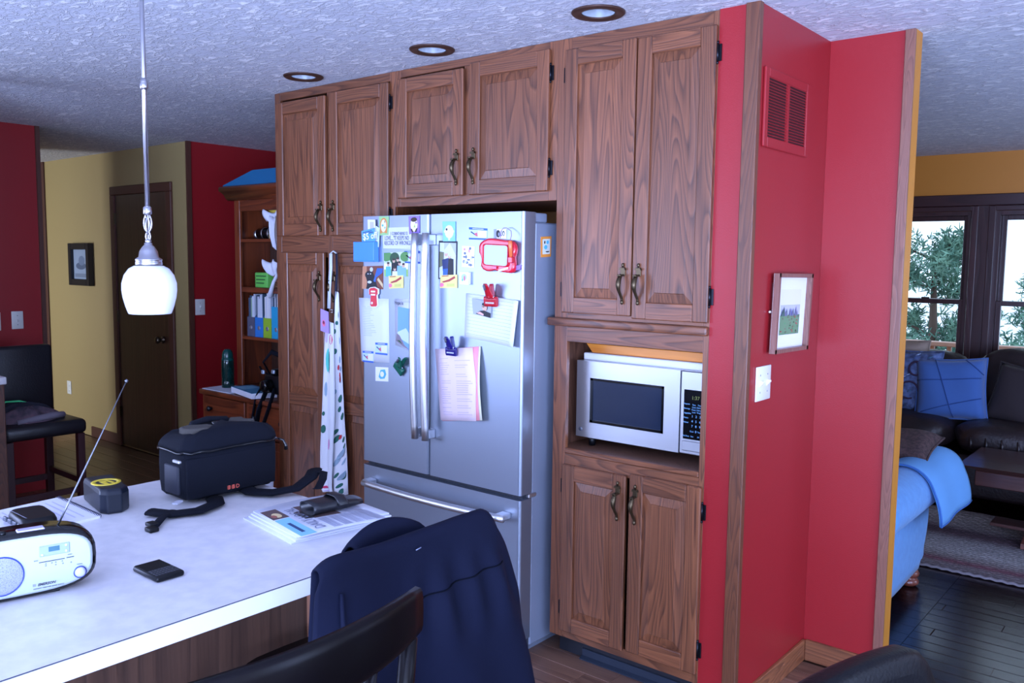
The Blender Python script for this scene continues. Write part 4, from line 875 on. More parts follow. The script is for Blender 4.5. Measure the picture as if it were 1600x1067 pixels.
flat('front_panel', None, None, cloth(el, er, 2.664, .022, 1.8, 2.2), aw, sh, nu=8, nv=16, parent=t, thick=.002, step=.0005)
flat('bib_pocket', None, None, quad_y(bib, 2.646), flatc('apron_purple', (176, 150, 222), .85), [(ell(.4, .4, .22, .16), PPNK), (ell(.4, .42, .12, .08), PNAV), (ell(.4, .40, .06, .05), PRED)], parent=t, thick=.002)

# ------------------------------------------------------------------ pendant lamp over the island
px, py = -1.98, 1.033
t = thing('pendant_lamp', 'brushed nickel pendant lamp with white opal glass shade over the island', 'lamp', (px, py, 2.44))
nick = M('brushed_nickel', (176, 174, 180), .3, 1)
MB().lathe([(.0, 2.405), (.02, 2.406), (.055, 2.420), (.062, 2.4395), (.0, 2.4395)], (px, py, 0), 28).build('canopy', nick, t)
mb = MB().tube([(px, py, 2.41), (px, py, 1.705)], .0052, 10); mb.lathe([(.006, 1.985), (.009, 1.99), (.009, 2.000), (.006, 2.005)], (px, py, 0), 12).lathe([(.006, 1.995), (.0085, 2.0), (.006, 2.012)], (px, py, 0), 12).lathe([(.006, 1.694), (.0095, 1.698), (.0095, 1.712), (.006, 1.716)], (px, py, 0), 14)
mb.build('rod', nick, t)
def link(cz, rx, rz, rot, r_=.0022, yo=0):
    c, s_ = math.cos(rot), math.sin(rot)
    return [(px+rx*math.cos(a)*c, py+rx*math.cos(a)*s_, cz+rz*math.sin(a)) for a in [2*PI*i/20 for i in range(20)]]
for cz, rx, rz, ro in ((1.695, .005, .009, 1.2), (1.676, .010, .021, .55), (1.670, .007, .020, 2.0), (1.645, .005, .011, .9)):
    MB().tube(link(cz, rx, rz, ro), .0019, 7, closed=True).build('chain_link', nick, t)
MB().tube([(px, py, 1.70), (px+.004, py, 1.68), (px-.003, py+.003, 1.66), (px, py, 1.635)], .0018, 6).build('lamp_wire', flatc('wire_clear', (190, 186, 190), .4), t)
hold = [(.0, 1.603), (.010, 1.603), (.011, 1.597), (.008, 1.594), (.014, 1.592), (.0145, 1.586), (.022, 1.580), (.032, 1.566), (.036, 1.548), (.047, 1.542), (.048, 1.538), (.0455, 1.536), (.0475, 1.532), (.0475, 1.524), (.045, 1.521), (.0, 1.521)]
MB().lathe([(r_*.64, 1.575+(z-1.521)*.76) for r_, z in hold], (px, py, 0), 32).build('shade_holder', nick, t)
gl = M('opal_glass', (214, 218, 228), .22, emit=((215, 225, 255), .10), spec=.5)
shd = [(.044, 1.5205), (.060, 1.513), (.074, 1.496), (.0815, 1.474), (.082, 1.455), (.079, 1.436), (.072, 1.413), (.065, 1.396), (.063, 1.393), (.061, 1.396), (.068, 1.415), (.075, 1.438), (.078, 1.456), (.0775, 1.473), (.070, 1.493), (.057, 1.509), (.044, 1.516)]
MB().lathe([(r_*.755, 1.4605+(z-1.393)*.897) for r_, z in shd], (px, py, 0), 40, caps=False).build('glass_shade', gl, t)

# ------------------------------------------------------------------ island
IX0, IX1, IY0, IY1, IZ = -2.490, -1.480, -.55, 1.500, .91
t = thing('kitchen_island', 'kitchen island with pale laminate top and wooden base', 'island', (-1.98, .5, 0))
B(IX0, IX1-.003, IY0, IY1-.003, IZ-.038, IZ, .001).build('worktop', counter_m, t)
edge_m = M('laminate_edge', (226, 226, 232), .3)
B(IX1-.0028, IX1, IY0, IY1, IZ-.038, IZ-.0012).build('edge_band', edge_m, t); B(IX0, IX1-.003, IY1-.0028, IY1, IZ-.038, IZ-.0012).build('edge_band', edge_m, t)
B(IX1-.0042, IX1-.0027, IY0, IY1-.003, IZ-.0012, IZ+.0001).build('edge_seam', M('seam_dark', (40, 42, 66), .6), t)
isl = wood('island_panel', (96, 68, 54), (66, 46, 38), 'Z', 1.2, .45, 8)
B(IX0+.03, -1.80, IY0+.05, 1.345, 0, IZ-.0385).build('base_panel', isl, t)
B(-1.815, -1.785, 1.345, 1.395, 0, IZ-.0385, .003).build('corner_post', wood('island_post', (150, 104, 82), (110, 72, 56), 'Z'), t)
B(IX0+.03, -1.815, 1.346, 1.365, 0, IZ-.0385, .003).build('end_panel', isl, t)
IZp = IZ+.0004
# newspaper
t = thing('newspaper', 'folded newspaper with blue heading lying at the island end', 'newspaper', (-1.79, 1.36, IZ))
Nq = [(-1.9507,1.2568),(-1.6874,1.2169),(-1.6480,1.5055),(-1.9248,1.5346)]
newsp = M('newsprint', (200, 202, 214), .8)
base = [Nq[0], Nq[3], Nq[2], Nq[1]]   # TL, TR, BR, BL as seen from the near side
cN = Vector((sum(p[0] for p in base)/4, sum(p[1] for p in base)/4))
def shr(s, dx=0, dy=0): return [(cN.x+(p[0]-cN.x)*s+dx, cN.y+(p[1]-cN.y)*s+dy) for p in base]
for i, (s_, dx, dy) in enumerate(((1.0, 0, 0), (.97, .006, .006), (.95, .0, .012), (.92, -.004, .016))):
    z_ = IZp+i*.0046
    q_ = shr(s_, dx, dy)
    flat('folded_section', None, None, quad_z(q_, z_, lambda u, v: .004*math.sin(u*PI)*(i*.4)), newsp, [], nu=6, nv=2, parent=t, thick=.0038)
Tq = [(-1.9281,1.2750),(-1.8866,1.4929),(-1.6186,1.4698),(-1.6703,1.2250)]
TQ = [Tq[0], Tq[1], Tq[2], Tq[3]]
ph1, cyan_h = flatc('news_photo', (86, 66, 66), .8), flatc('news_blue', (130, 190, 236), .8)
sh = [(rect(.03, .60, .22, .92), ph1), (ell(.13, .72, .05, .08), PTAN), (ell(.09, .70, .03, .05), flatc('news_rust', (150, 84, 74), .8)), (rect(.03, .0, .20, .58), cyan_h), (rect(.09, .10, .13, .42), flatc('news_navy', (44, 70, 110), .8)),
      (rect(.40, .40, .72, .86), ph1), (rect(.62, .82, .97, .92), flatc('news_band', (90, 98, 130), .8))]
random.seed(31)
for c0 in (.40, .52, .64, .76, .88):
    for i in range(14):
        v = .04+i*.024
        sh.append((rect(c0+.005, v, c0+.105, v+.013), flatc('news_text', (150, 154, 176), .8)))
for c0 in (.76, .88):
    for i in range(16): v = .40+i*.024; sh.append((rect(c0+.005, v, c0+.105, v+.013), flatc('news_text', (150, 154, 176), .8)))
flat('front_page', None, None, quad_z(TQ, IZp+.0186, lambda u, v: .004*math.sin(u*PI)), flatc('newsprint_front', (192, 194, 208), .8), sh, nu=6, nv=3, parent=t, thick=.002, step=.0002)
# masthead lettering lies across the page, read from the island's far side
ex = Vector((TQ[3][0]-TQ[0][0], TQ[3][1]-TQ[0][1], 0)); an = math.atan2(-ex.y, -ex.x)
bx = Vector((TQ[0][0], TQ[0][1]))+Vector((TQ[1][0]-TQ[0][0], TQ[1][1]-TQ[0][1]))*.385+Vector((ex.x, ex.y))*.93
nt_ = text('DAILY LOCAL', M('masthead_ink', (120, 124, 146), .7), t, (bx.x, bx.y, IZp+.0262), .040, rot=(0, 0, an), sx=.80)

# phone
t = thing('phone', 'black mobile phone with small keyboard on the island top', 'phone', (-1.742, .912, IZ), R(0))
MB().box(-1.797, -1.690, .880, .944, IZp, IZp+.013, .0055, 3).build('phone_body', black_pl, t)
MB().box(-1.7955, -1.6915, .8815, .9425, IZp+.0035, IZp+.0055, .001).build('metal_band', M('phone_band', (60, 62, 68), .3, .8), t)
B(-1.792, -1.742, .884, .940, IZp+.0128, IZp+.0136, .0004).build('screen', black_gl, t)
for r_ in range(4):
    for c in range(8):
        MB().box(-1.7365+r_*.0098, -1.7295+r_*.0098, .8845+c*.0069, .8900+c*.0069, IZp+.0128, IZp+.0142, .0008).build('key', M('key_dark', (52, 54, 62), .35), t)
# pager-like black gadget on the notepad
PADZ = IZp+.0075
t = thing('notepad', 'white spiral notepad lying at the island edge under a black gadget', 'notepad', (-2.35, .92, IZ))
PZ = [(-2.494, 1.016), (-2.232, 1.012), (-2.214, .800), (-2.476, .806)]
flat('pages', None, None, quad_z(PZ, IZp), flatc('pad_paper', (226, 226, 240), .7), lines(.12, .9, .1, .9, 9, flatc('pad_ink', (196, 196, 226))), parent=t, thick=.0066)
mb = MB()
for i in range(30):
    a = (i+.5)/30; x_ = PZ[0][0]+(PZ[1][0]-PZ[0][0])*a; y_ = PZ[0][1]+(PZ[1][1]-PZ[0][1])*a
    mb.tube([(x_, y_+.005*math.cos(b_), IZp+.0058+.0052*math.sin(b_)) for b_ in [2*PI*j/8 for j in range(8)]], .0009, 5, closed=True)
sp_ = mb.build('spiral', flatc('spiral_dark', (54, 58, 84), .35), t)
t = thing('gadget', 'rounded black plastic device lying on the spiral notepad', 'gadget', (-2.30, .87, PADZ), R(0))
gz = PADZ
mb = MB(); 
def sq_ring(cx, cy, hx, hy, z, ang, n=24, p=.42):
    out = []
    for i in range(n):
        a = 2*PI*i/n; c, s_ = math.cos(a), math.sin(a); x_ = hx*math.copysign(abs(c)**p, c); y_ = hy*math.copysign(abs(s_)**p, s_)
        out.append((cx+x_*math.cos(ang)-y_*math.sin(ang), cy+x_*math.sin(ang)+y_*math.cos(ang), z))
    return out
def stack(mb, rings, cap=True):
    n = len(rings[0]); vs = [p for r_ in rings for p in r_]
    mb.add(vs, [(i*n+j, i*n+(j+1) % n, (i+1)*n+(j+1) % n, (i+1)*n+j) for i in range(len(rings)-1) for j in range(n)], True)
    if cap: mb.add(rings[0], [list(range(n))], False); mb.add(rings[-1], [list(range(n))], False)
    return mb
GA = R(-6)
stack(mb, [sq_ring(-2.292, .870, a*.072, a*.044, gz+h, GA) for a, h in ((.90, 0), (1, .006), (1, .018), (.93, .026), (.86, .029))]).build('device_body', black_pl, t)
for i in range(4): MB().box(-2.350+i*.030, -2.328+i*.030, .820, .828, gz+.006, gz+.018, .002).build('port', M('port_grey', (70, 76, 90), .3), t)
B(-2.345, -2.25, .838, .842, gz+.0275, gz+.0295, .0008).build('top_ridge', M('ridge_gloss', (90, 96, 112), .2), t)
# tape measure
t = thing('tape_measure', 'dark tape measure with a yellow ring on the island edge', 'tape measure', (-2.33, 1.06, IZ))
tz = IZp
Tm = []
TP = [(-2.440, 1.062), (-2.272, 1.030), (-2.248, 1.040), (-2.238, 1.075), (-2.262, 1.106), (-2.425, 1.138)]
tcx, tcy = -2.334, 1.075
mb = MB()
for s_, h in ((.97, 0), (1, .008), (1, .052), (.94, .062), (.86, .066)):
    Tm.append([(tcx+(p[0]-tcx)*s_, tcy+(p[1]-tcy)*s_, tz+h) for p in TP])
stack(mb, Tm); mb.sm = [False]*len(mb.f)
tm_blue = M('tape_body', (14, 22, 36), .36)
mb.build('tape_case', tm_blue, t, bev=.004)
MB().lathe([(.027, tz+.0655), (.027, tz+.0675), (.038, tz+.0675), (.038, tz+.0655)], (-2.335, 1.078, 0), 32, caps=False).build('yellow_ring', flatc('tape_yellow', (222, 196, 60), .4), t)
MB().prism([(-2.352, 1.066), (-2.318, 1.066), (-2.312, 1.076), (-2.340, 1.078), (-2.340, 1.084), (-2.312, 1.086), (-2.318, 1.094), (-2.352, 1.090)], 'Z', tz+.0655, tz+.0672).build('emblem', flatc('tape_yellow', (222, 196, 60), .4), t)
MB().box(-2.452, -2.440, 1.075, 1.10, tz+.004, tz+.022, .001).build('end_hook', chrome, t)

# radio: local frame, x along the face, -y out of the face, z up
t = thing('radio', 'white oval portable radio with black rim standing on the island', 'radio', (-1.795, .729, IZp), math.atan2(.974, .227))
def oval(hw, hh, cx, cz, n=40, p=.62):
    out = []
    for i in range(n):
        a = 2*PI*i/n; c, s_ = math.cos(a), math.sin(a); out.append((cx+hw*math.copysign(abs(c)**p, c), cz+hh*math.copysign(abs(s_)**p, s_)))
    return out
CX, CZ = -.078, .0675
def oring(hw, hh, y): return [(p[0], y, p[1]) for p in oval(hw, hh, CX, CZ)]
mb = MB(); stack(mb, [oring(.139, .0595, .0), oring(.148, .0665, .006), oring(.150, .067, .03), oring(.148, .066, .075), oring(.128, .052, .092)]); mb.build('radio_case', black_gl, t, local=True)
mb = MB(); stack(mb, [oring(.140, .0585, .002), oring(.140, .0585, -.002), oring(.134, .054, -.005)]); mb.build('face_plate', flatc('radio_white', (178, 188, 186), .35), t, local=True)
SPX, SPZ = -.104, .056
mb = MB().lathe([(.0, -.0062), (.030, -.0075), (.038, -.0062)], (SPX, 0, SPZ), 32, 'Y', caps=False)
def mesh_mat():
    m = M('speaker_mesh', (168, 172, 196), .5); nt = m.node_tree; b = nt.nodes['Principled BSDF']
    v = nt.nodes.new('ShaderNodeTexVoronoi'); v.inputs['Scale'].default_value = 520; tc = nt.nodes.new('ShaderNodeTexCoord'); rp = nt.nodes.new('ShaderNodeValToRGB')
    rp.color_ramp.elements[0].color = rgb((96, 100, 132)); rp.color_ramp.elements[1].color = rgb((150, 154, 178)); rp.color_ramp.elements[0].position = .15; rp.color_ramp.elements[1].position = .5
    nt.links.new(tc.outputs['Object'], v.inputs['Vector']); nt.links.new(v.outputs['Distance'], rp.inputs[0]); nt.links.new(rp.outputs[0], b.inputs['Base Color']); return m
mb.build('speaker_grille', mesh_mat(), t, local=True)
MB().lathe([(.037, -.0045), (.0375, -.0075), (.0395, -.0075), (.040, -.0045)], (SPX, 0, SPZ), 36, 'Y', caps=False).build('speaker_ring', flatc('radio_blue', (44, 60, 140), .35), t, local=True)
MB().box(-.037, .019, -.0068, -.004, .082, .104, .0014).build('display_panel', flatc('radio_panel', (150, 166, 206), .35), t, local=True)
dp = bpy.data.objects['display_panel']
MB().box(-.020, .000, -.0072, -.0066, .0905, .1005).build('display', flatc('radio_lcd', (70, 110, 120), .2), t, local=True)
for x_, z_ in ((.012, .087), (.012, .099), (-.032, .086)): MB().lathe([(.0, -.0082), (.002, -.0080), (.0022, -.0066)], (x_, 0, z_), 10, 'Y', caps=False).build('button', PWHT, t, local=True)
MB().box(-.038, .009, -.0058, -.0046, .0700, .0716).box(.012, .026, -.0058, -.0046, .0706, .0722).build('dial_scale', inkd, t, local=True)
for x_, z_ in ((-.026, .066), (-.015, .066), (-.008, .066), (.004, .066), (-.026, .062), (-.008, .061), (.005, .061), (.020, .060)): MB().lathe([(.0, -.0058), (.0016, -.0057), (.0018, -.0046)], (x_, 0, z_), 8, 'Y', caps=False).build('band_light', PGRY, t, local=True)
MB().lathe([(.0115, -.0045), (.0125, -.0085), (.0105, -.0085)], (.036, 0, .037), 28, 'Y', caps=False).build('dial_ring', flatc('radio_blue', (44, 60, 140), .35), t, local=True)
MB().lathe([(.0, -.014), (.006, -.0138), (.0095, -.012), (.0105, -.008)], (.036, 0, .037), 24, 'Y', caps=False).build('tuning_knob', M('knob_pearl', (206, 208, 236), .2, .3), t, local=True)
def rtext(s_, x_, z_, sz, shear=0, bold=0):
    o_ = text(s_, inkd, t, (0, 0, 0), sz, shear=shear, bold=bold); o_.matrix_local = Matrix.Translation((x_, -.0062, z_)) @ Matrix.Rotation(PI/2, 4, 'X'); return o_
rtext('EMERSON', -.042, .0235, .0072, .3, .0002); rtext('INSTANT WEATHER BAND RADIO', -.050, .0172, .0036)
MB().box(-.0505, -.045, -.0058, -.0046, .0235, .0285).build('emblem', PGRY, t, local=True)
rtext('BAND', -.047, .075, .0028); rtext('AM/FM', .014, .0765, .0028); rtext('TUNING', .030, .0525, .0028)
MB().box(-.072, -.022, .012, .034, .1315, .1365, .002).build('top_button_bar', M('button_pearl', (210, 206, 250), .2, .2), t, local=True)
MB().lathe([(.006, .131), (.006, .139), (.0, .140)], (-.096, .02, 0), 12).build('top_knob', black_pl, t, local=True)
MB().tube([(.001, .035, .122), (.030, .037, .180), (.090, .041, .300), (.148, .045, .418)], [.0021, .0020, .0015, .0012], 8).ball((.149, .045, .420), .0038, .0038, .0038, 8, 6).ball((.001, .035, .124), .005, .006, .006, 8, 6).build('antenna', M('antenna_chrome', (112, 114, 122), .3, 1), t, local=True)
MB().box(-.16, -.13, .01, .03, .0, .006).build('foot', black_pl, t, local=True); MB().box(-.03, .0, .01, .07, .0, .006).build('foot', black_pl, t, local=True)

# camera bag
BZ = IZp+.014
t = thing('camera_bag', 'black camera backpack with grey pads standing on the island', 'bag', (-2.27, 1.355, IZ))
mb = MB()
def bagring(z, s, top=0):
    pts = []
    for i in range(36):
        a = 2*PI*i/36; c, s_ = math.cos(a), math.sin(a); p = .36
        x_ = math.copysign(abs(c)**p, c); y_ = math.copysign(abs(s_)**p, s_)
        xx = -2.243+x_*.088*s; yy = 1.368+y_*.154*s
        pts.append((xx, yy, z+top*(1-abs(y_)**2.2)*.018+top*(-.012*max(0, -x_))+.0025*math.sin(i*1.7+z*60)))
    return pts
stack(mb, [bagring(BZ, .93), bagring(BZ+.010, .985), bagring(BZ+.04, 1.005), bagring(BZ+.09, 1.01), bagring(BZ+.134, 1.0)]); body = mb.build('bag_body', black_fab, t)
mb = MB(); stack(mb, [bagring(BZ+.1345, 1.012), bagring(BZ+.144, 1.02), bagring(BZ+.152, 1.0, .3), bagring(BZ+.164, .95, .7), bagring(BZ+.176, .86, 1), bagring(BZ+.180, .6, 1.1), bagring(BZ+.181, .2, 1.2)])
lid = mb.build('bag_lid', black_fab, t)
def pad(pts, z): 
    c = Vector((sum(p[0] for p in pts)/len(pts), sum(p[1] for p in pts)/len(pts)))
    mb = MB(); stack(mb, [[(c.x+(p[0]-c.x)*s_, c.y+(p[1]-c.y)*s_, z+h) for p in pts] for s_, h in ((1, -.012), (1, .003), (.88, .007))]); return mb.build('grey_pad', grey_fab, lid)
pad([(-2.195, 1.255), (-2.188, 1.30), (-2.205, 1.335), (-2.235, 1.33), (-2.262, 1.28), (-2.252, 1.25), (-2.22, 1.242)], BZ+.186)
pad([(-2.195, 1.40), (-2.188, 1.45), (-2.21, 1.468), (-2.235, 1.45), (-2.270, 1.462), (-2.285, 1.43), (-2.24, 1.40)], BZ+.186)
MB().tube([(-2.275, 1.30, BZ+.176), (-2.28, 1.31, BZ+.190), (-2.285, 1.36, BZ+.197), (-2.28, 1.42, BZ+.190), (-2.275, 1.43, BZ+.176)], .010, 8, flat=(1.4, .6)).build('carry_handle', black_fab, lid)
MB().box(-2.252, -2.232, 1.348, 1.380, BZ+.182, BZ+.196, .005, 2).build('buckle', black_gl, lid)
MB().lathe([(.0, .0012), (.006, .001), (.0065, 0)], (-2.170, 1.365, BZ+.1635), 5, 'Z').build('star_badge', flatc('badge_red', (206, 80, 76)), lid)
mb = MB(); zr = [p for p in bagring(BZ+.1325, 1.024)]; mb.tube(zr, .0035, 6, closed=True); mb.build('zipper', black_gl, t)
MB().tube([(-2.165, 1.518, BZ+.132), (-2.155, 1.530, BZ+.126), (-2.150, 1.535, BZ+.110), (-2.150, 1.536, BZ+.097)], [.003, .0035, .005, .006], 8).build('zip_puller', black_gl, t)
MB().tube([(-2.17, 1.520, BZ+.130), (-2.163, 1.526, BZ+.128)], .003, 6).build('zip_slider', chrome, t)
MB().box(-2.185, -2.150, 1.190, 1.199, BZ+.112, BZ+.120, .002).build('side_trim', chrome, t)
MB().box(-2.265, -2.19, 1.2075, 1.2225, BZ+.012, BZ+.095, .006, 2).build('side_pocket', M('pocket_sheen', (20, 24, 40), .6), t)
MB().box(-2.1605, -2.153, 1.215, 1.50, BZ+.005, BZ+.118, .004, 2).build('front_pocket', black_fab, t)
mb = MB()
for y_ in (1.337, 1.351):
    for i in range(3): mb.box(-2.1527, -2.1520, y_, y_+.0115, BZ+.012+i*.0042, BZ+.0148+i*.0042)
    mb.box(-2.1527, -2.1520, y_, y_+.002, BZ+.012, BZ+.0232).box(-2.1527, -2.1520, y_+.009, y_+.0115, BZ+.012, BZ+.0232)
mb.build('sewn_logo', flatc('logo_red', (214, 92, 76), .7), t)
text('D', flatc('logo_red', (214, 92, 76), .7), t, (-2.1522, 1.365, BZ+.012), .016, rot=(PI/2, 0, PI/2), name='sewn_letter')
# straps
def strap(name, pts, w, th, m=black_fab):
    mb = MB(); mb.tube(pts, [w]*len(pts), 10, flat=(1, th)); return mb.build(name, m, t)
strap('shoulder_strap', [(-2.20, 1.42, BZ-.006), (-2.13, 1.40, IZ+.012), (-2.07, 1.43, IZ+.014), (-2.04, 1.49, IZ+.020), (-2.05, 1.55, IZ+.040), (-2.07, 1.58, IZ+.052)], .026, .36)
strap('shoulder_strap', [(-2.16, 1.30, BZ-.006), (-2.10, 1.27, IZ+.011), (-2.07, 1.20, IZ+.012), (-2.10, 1.14, IZ+.010), (-2.16, 1.11, IZ+.011)], .024, .34)
strap('strap_webbing', [(-2.07, 1.58, IZ+.052), (-2.02, 1.575, IZ+.055), (-1.98, 1.54, IZ+.048), (-1.95, 1.50, IZ+.034), (-1.925, 1.475, IZ+.043)], .012, .16)
strap('strap_webbing', [(-2.11, 1.15, IZ+.016), (-2.08, 1.10, IZ+.012), (-2.04, 1.06, IZ+.008)], .012, .2)
MB().box(-2.045, -2.015, 1.035, 1.06, IZp, IZp+.011, .003, 2).box(-2.075, -2.045, 1.052, 1.075, IZp+.004, IZp+.014, .003, 2).build('buckle', black_pl, t)
MB().prism([(-2.165, 1.195), (-2.150, 1.200), (-2.135, 1.175), (-2.150, 1.168)], 'Z', IZp+.020, IZp+.024).build('reflective_tab', flatc('tab_grey', (190, 192, 206), .4), t)
# phone pouch on the newspaper
t = thing('belt_pouch', 'black leather phone pouch lying open on the newspaper', 'pouch', (-1.83, 1.40, IZ+.028))
pz = IZ+.0262
mb = MB()
A0 = Vector((-1.795, 1.345, pz)); A1 = Vector((-1.780, 1.500, pz)); ax = (A1-A0).normalized(); sd = Vector((-ax.y, ax.x, 0))
rings = []
for i in range(9):
    f = i/8; w = .036-.010*max(0, f-.6)*2; h = .015-.006*max(0, f-.5)*2
    c = A0.lerp(A1, f); rings.append([tuple(c+sd*(w*math.copysign(abs(math.cos(a))**.6, math.cos(a)))+Vector((0, 0, h+h*math.copysign(abs(math.sin(a))**.6, math.sin(a))))) for a in [2*PI*j/18 for j in range(18)]])
stack(mb, rings, cap=False); mb.add(rings[-1], [list(range(18))], False)
inn = [[tuple(Vector(p)*.0+(A0.lerp(A1, f)+Vector((0, 0, .017))+(Vector(p)-(A0+Vector((0, 0, .017))))*.86)) for p in rings[0]] for f in (0, .3)]
mb.add(rings[0]+inn[0], [(j, (j+1) % 18, 18+(j+1) % 18, 18+j) for j in range(18)], False); stack(mb, [inn[0], inn[1]], cap=False); mb.add(inn[1], [list(range(18))], False)
mb.build('pouch_shell', M('pouch_leather', (20, 21, 27), .35, bump=(300, .1)), t)
mb = MB(); c = A0.lerp(A1, .55); d_ = sd*.030
mb.tube([tuple(c+sd*.04+Vector((0, 0, .020))), tuple(c+sd*.02+Vector((0, 0, .036))), tuple(c-sd*.02+Vector((0, 0, .036))), tuple(c-sd*.043+Vector((0, 0, .016)))], .016, 8, flat=(1, .16)); mb.build('belt_loop', M('pouch_leather', (20, 21, 27), .35), t)
mb = MB(); fl0 = A0+Vector((0, 0, .0005)); mb.add([tuple(fl0+sd*.036), tuple(fl0-sd*.036), tuple(fl0-sd*.03-ax*.022), tuple(fl0+sd*.03-ax*.022)], [(0, 1, 2, 3)], False); mb.build('pouch_flap', M('pouch_leather', (20, 21, 27), .35), t, solid=.003, offset=1)

# ------------------------------------------------------------------ wooden counter stools on the near side of the island
def counter_stool(label, xb, y0, y1, ztop, group=None):
    """stool facing the island (-X): xb is the outermost point of the curved top rail"""
    t = thing('counter_stool', label, 'stool', (xb-.2, (y0+y1)/2, 0))
    yc = (y0+y1)/2; hw = (y1-y0)/2
    def arc(f): return xb-.055*(f*f)          # f -1..1 along the rail, ends curve towards the seat
    mb = MB(); n = 16; rings = []
    for i in range(n+1):
        f = -1+2*i/n; y = yc+f*hw; x = arc(f); h = .052-.010*abs(f)**3; zc = ztop-.048
        dx = -.022*0
        rings.append([(x-.015+.013*math.copysign(abs(math.cos(a))**.5, math.cos(a)), y, zc+h*math.copysign(abs(math.sin(a))**.55, math.sin(a))*.92) for a in [2*PI*j/14 for j in range(14)]])
    stack(mb, rings); mb.build('top_rail', espresso, t)
    for s_ in (-1, 1):
        y = yc+s_*(hw-.030); x = arc(.93)-.012
        MB().tube([(x, y, ztop-.085), (x-.02, y, ztop-.26), (x-.045, y, .62), (x-.03, y, .3), (x+.03, y, .0)], [.014, .017, .019, .018, .015], 8, flat=(1, 1)).build('back_leg', espresso, t)
        MB().tube([(xb-.47, yc+s_*(hw-.03), .60), (xb-.475, yc+s_*(hw-.02), .0)], [.020, .014], 8).build('front_leg', espresso, t)
        MB().box(xb-.46, xb-.06, yc+s_*(hw-.035)-.009, yc+s_*(hw-.035)+.009, .22, .25).build('side_stretcher', espresso, t)
    for k_ in (-.45, .45):
        y = yc+k_*hw; x = arc(k_)-.016
        MB().tube([(x, y, ztop-.09), (x-.022, y, ztop-.22), (x-.03, y, .655)], .009, 8, flat=(.8, 1.4)).build('back_slat', espresso, t)
    MB().box(xb-.06-.03, xb-.06, y0+.03, y1-.03, .63, .665, .004).build('lower_back_rail', espresso, t)
    mb = MB(); stack(mb, [[(xb-.28+a_*s_, yc+b_*s_, z_) for a_, b_ in [(.22*math.copysign(abs(math.cos(q))**.5, math.cos(q)), (hw-.005)*math.copysign(abs(math.sin(q))**.5, math.sin(q))) for q in [2*PI*j/28 for j in range(28)]]] for s_, z_ in ((.96, .595), (1, .605), (1, .635), (.97, .645))])
    mb.build('seat', espresso, t)
    MB().box(xb-.48, xb-.455, y0+.03, y1-.03, .18, .215, .004).build('foot_rail', espresso, t)
    return t
counter_stool('espresso wood counter stool hidden under the draped navy jacket', -1.232, 1.045, 1.385, 1.020)
counter_stool('espresso wood counter stool with curved top rail in front of the jacket', -.936, .468, .978, 1.062)

# jacket over the stool back
t = thing('jacket', 'navy blue jacket draped over the back of a counter stool', 'jacket', (-1.20, 1.2, 1.05))
navy = M('jacket_navy', (10, 15, 36), .8, bump=(420, .08), spec=.15)
def edgeval(tab, v):
    for i in range(len(tab)-1):
        if v <= tab[i+1][0]:
            f = (v-tab[i][0])/(tab[i+1][0]-tab[i][0]); return tab[i][1]*(1-f)+tab[i+1][1]*f
    return tab[-1][1]
LFT = [(.42, .880), (.70, .893), (.879, .904), (.924, .908), (1.002, .926), (1.04, .952), (1.075, .985)]
RGT = [(.42, 1.575), (.599, 1.548), (.693, 1.537), (.85, 1.50), (.99, 1.462), (1.03, 1.435), (1.075, 1.395)]
def topz(y): return 1.052+.006*math.sin((y-.95)*9)-.012*max(0, min(1, (1.30-y)/.35))*max(0, min(1, (y-1.0)/.1))+.006*math.exp(-((y-1.38)/.12)**2)
def drop(u): return .055*max(0, (u-.88)/.12)**2+.016*max(0, (.08-u)/.08)**2
def jk(u, v):
    """v 0 at the bottom hem outside, up over the rail to 1 on the seat side"""
    hem = .47
    if v < .78:
        f = v/.78; z0 = 1.0
        zf = hem+(1.02-hem)*f
        a, b_ = edgeval(LFT, zf), edgeval(RGT, zf)
        y = a+(b_-a)*u
        z = hem+(topz(.95+.48*u)-drop(u)-.018-hem)*f
        fold = .024*math.sin(u*9+1.2*math.sin(f*3))*(1-f)**.7+.014*math.sin(u*21+f*4)*(1-f)**.8*(.4+.6*u)+.010*math.sin(u*44+2)*max(0, 1-abs(f-.74)*5)*max(0, min(1, (u-.35)*6))
        bulge = .045*(1-f)+.012*math.sin(f*PI)
        x = -1.205+bulge+fold-.008*((2*u-1)**2)*f-.035*max(0, u-.92)/.08*(1-.8*f)-.02*max(0, .08-u)/.08*(1-.8*f)
        return (x, y, z)
    f = (v-.78)/.22
    zf = 1.02+.02*f; a, b_ = edgeval(LFT, zf), edgeval(RGT, zf)
    y = a+(b_-a)*u; tz = topz(.95+.48*u)-drop(u)
    xo = -.008*((2*u-1)**2)-.035*max(0, u-.92)/.08*.2-.02*max(0, .08-u)/.08*.2
    ang = f*1.6
    if f < .45:
        aa = f/.45*PI; return (-1.222+.017*math.cos(aa)+xo, y, tz-.018+.018*math.sin(aa))
    g = (f-.45)/.55
    return (-1.239+xo-.035*g+.012*math.sin(u*14), y, tz-.018-.30*g)
mb = MB(); mb.grid(jk, 56, 60); mb.build('jacket_back', navy, t, solid=.005, offset=-1)
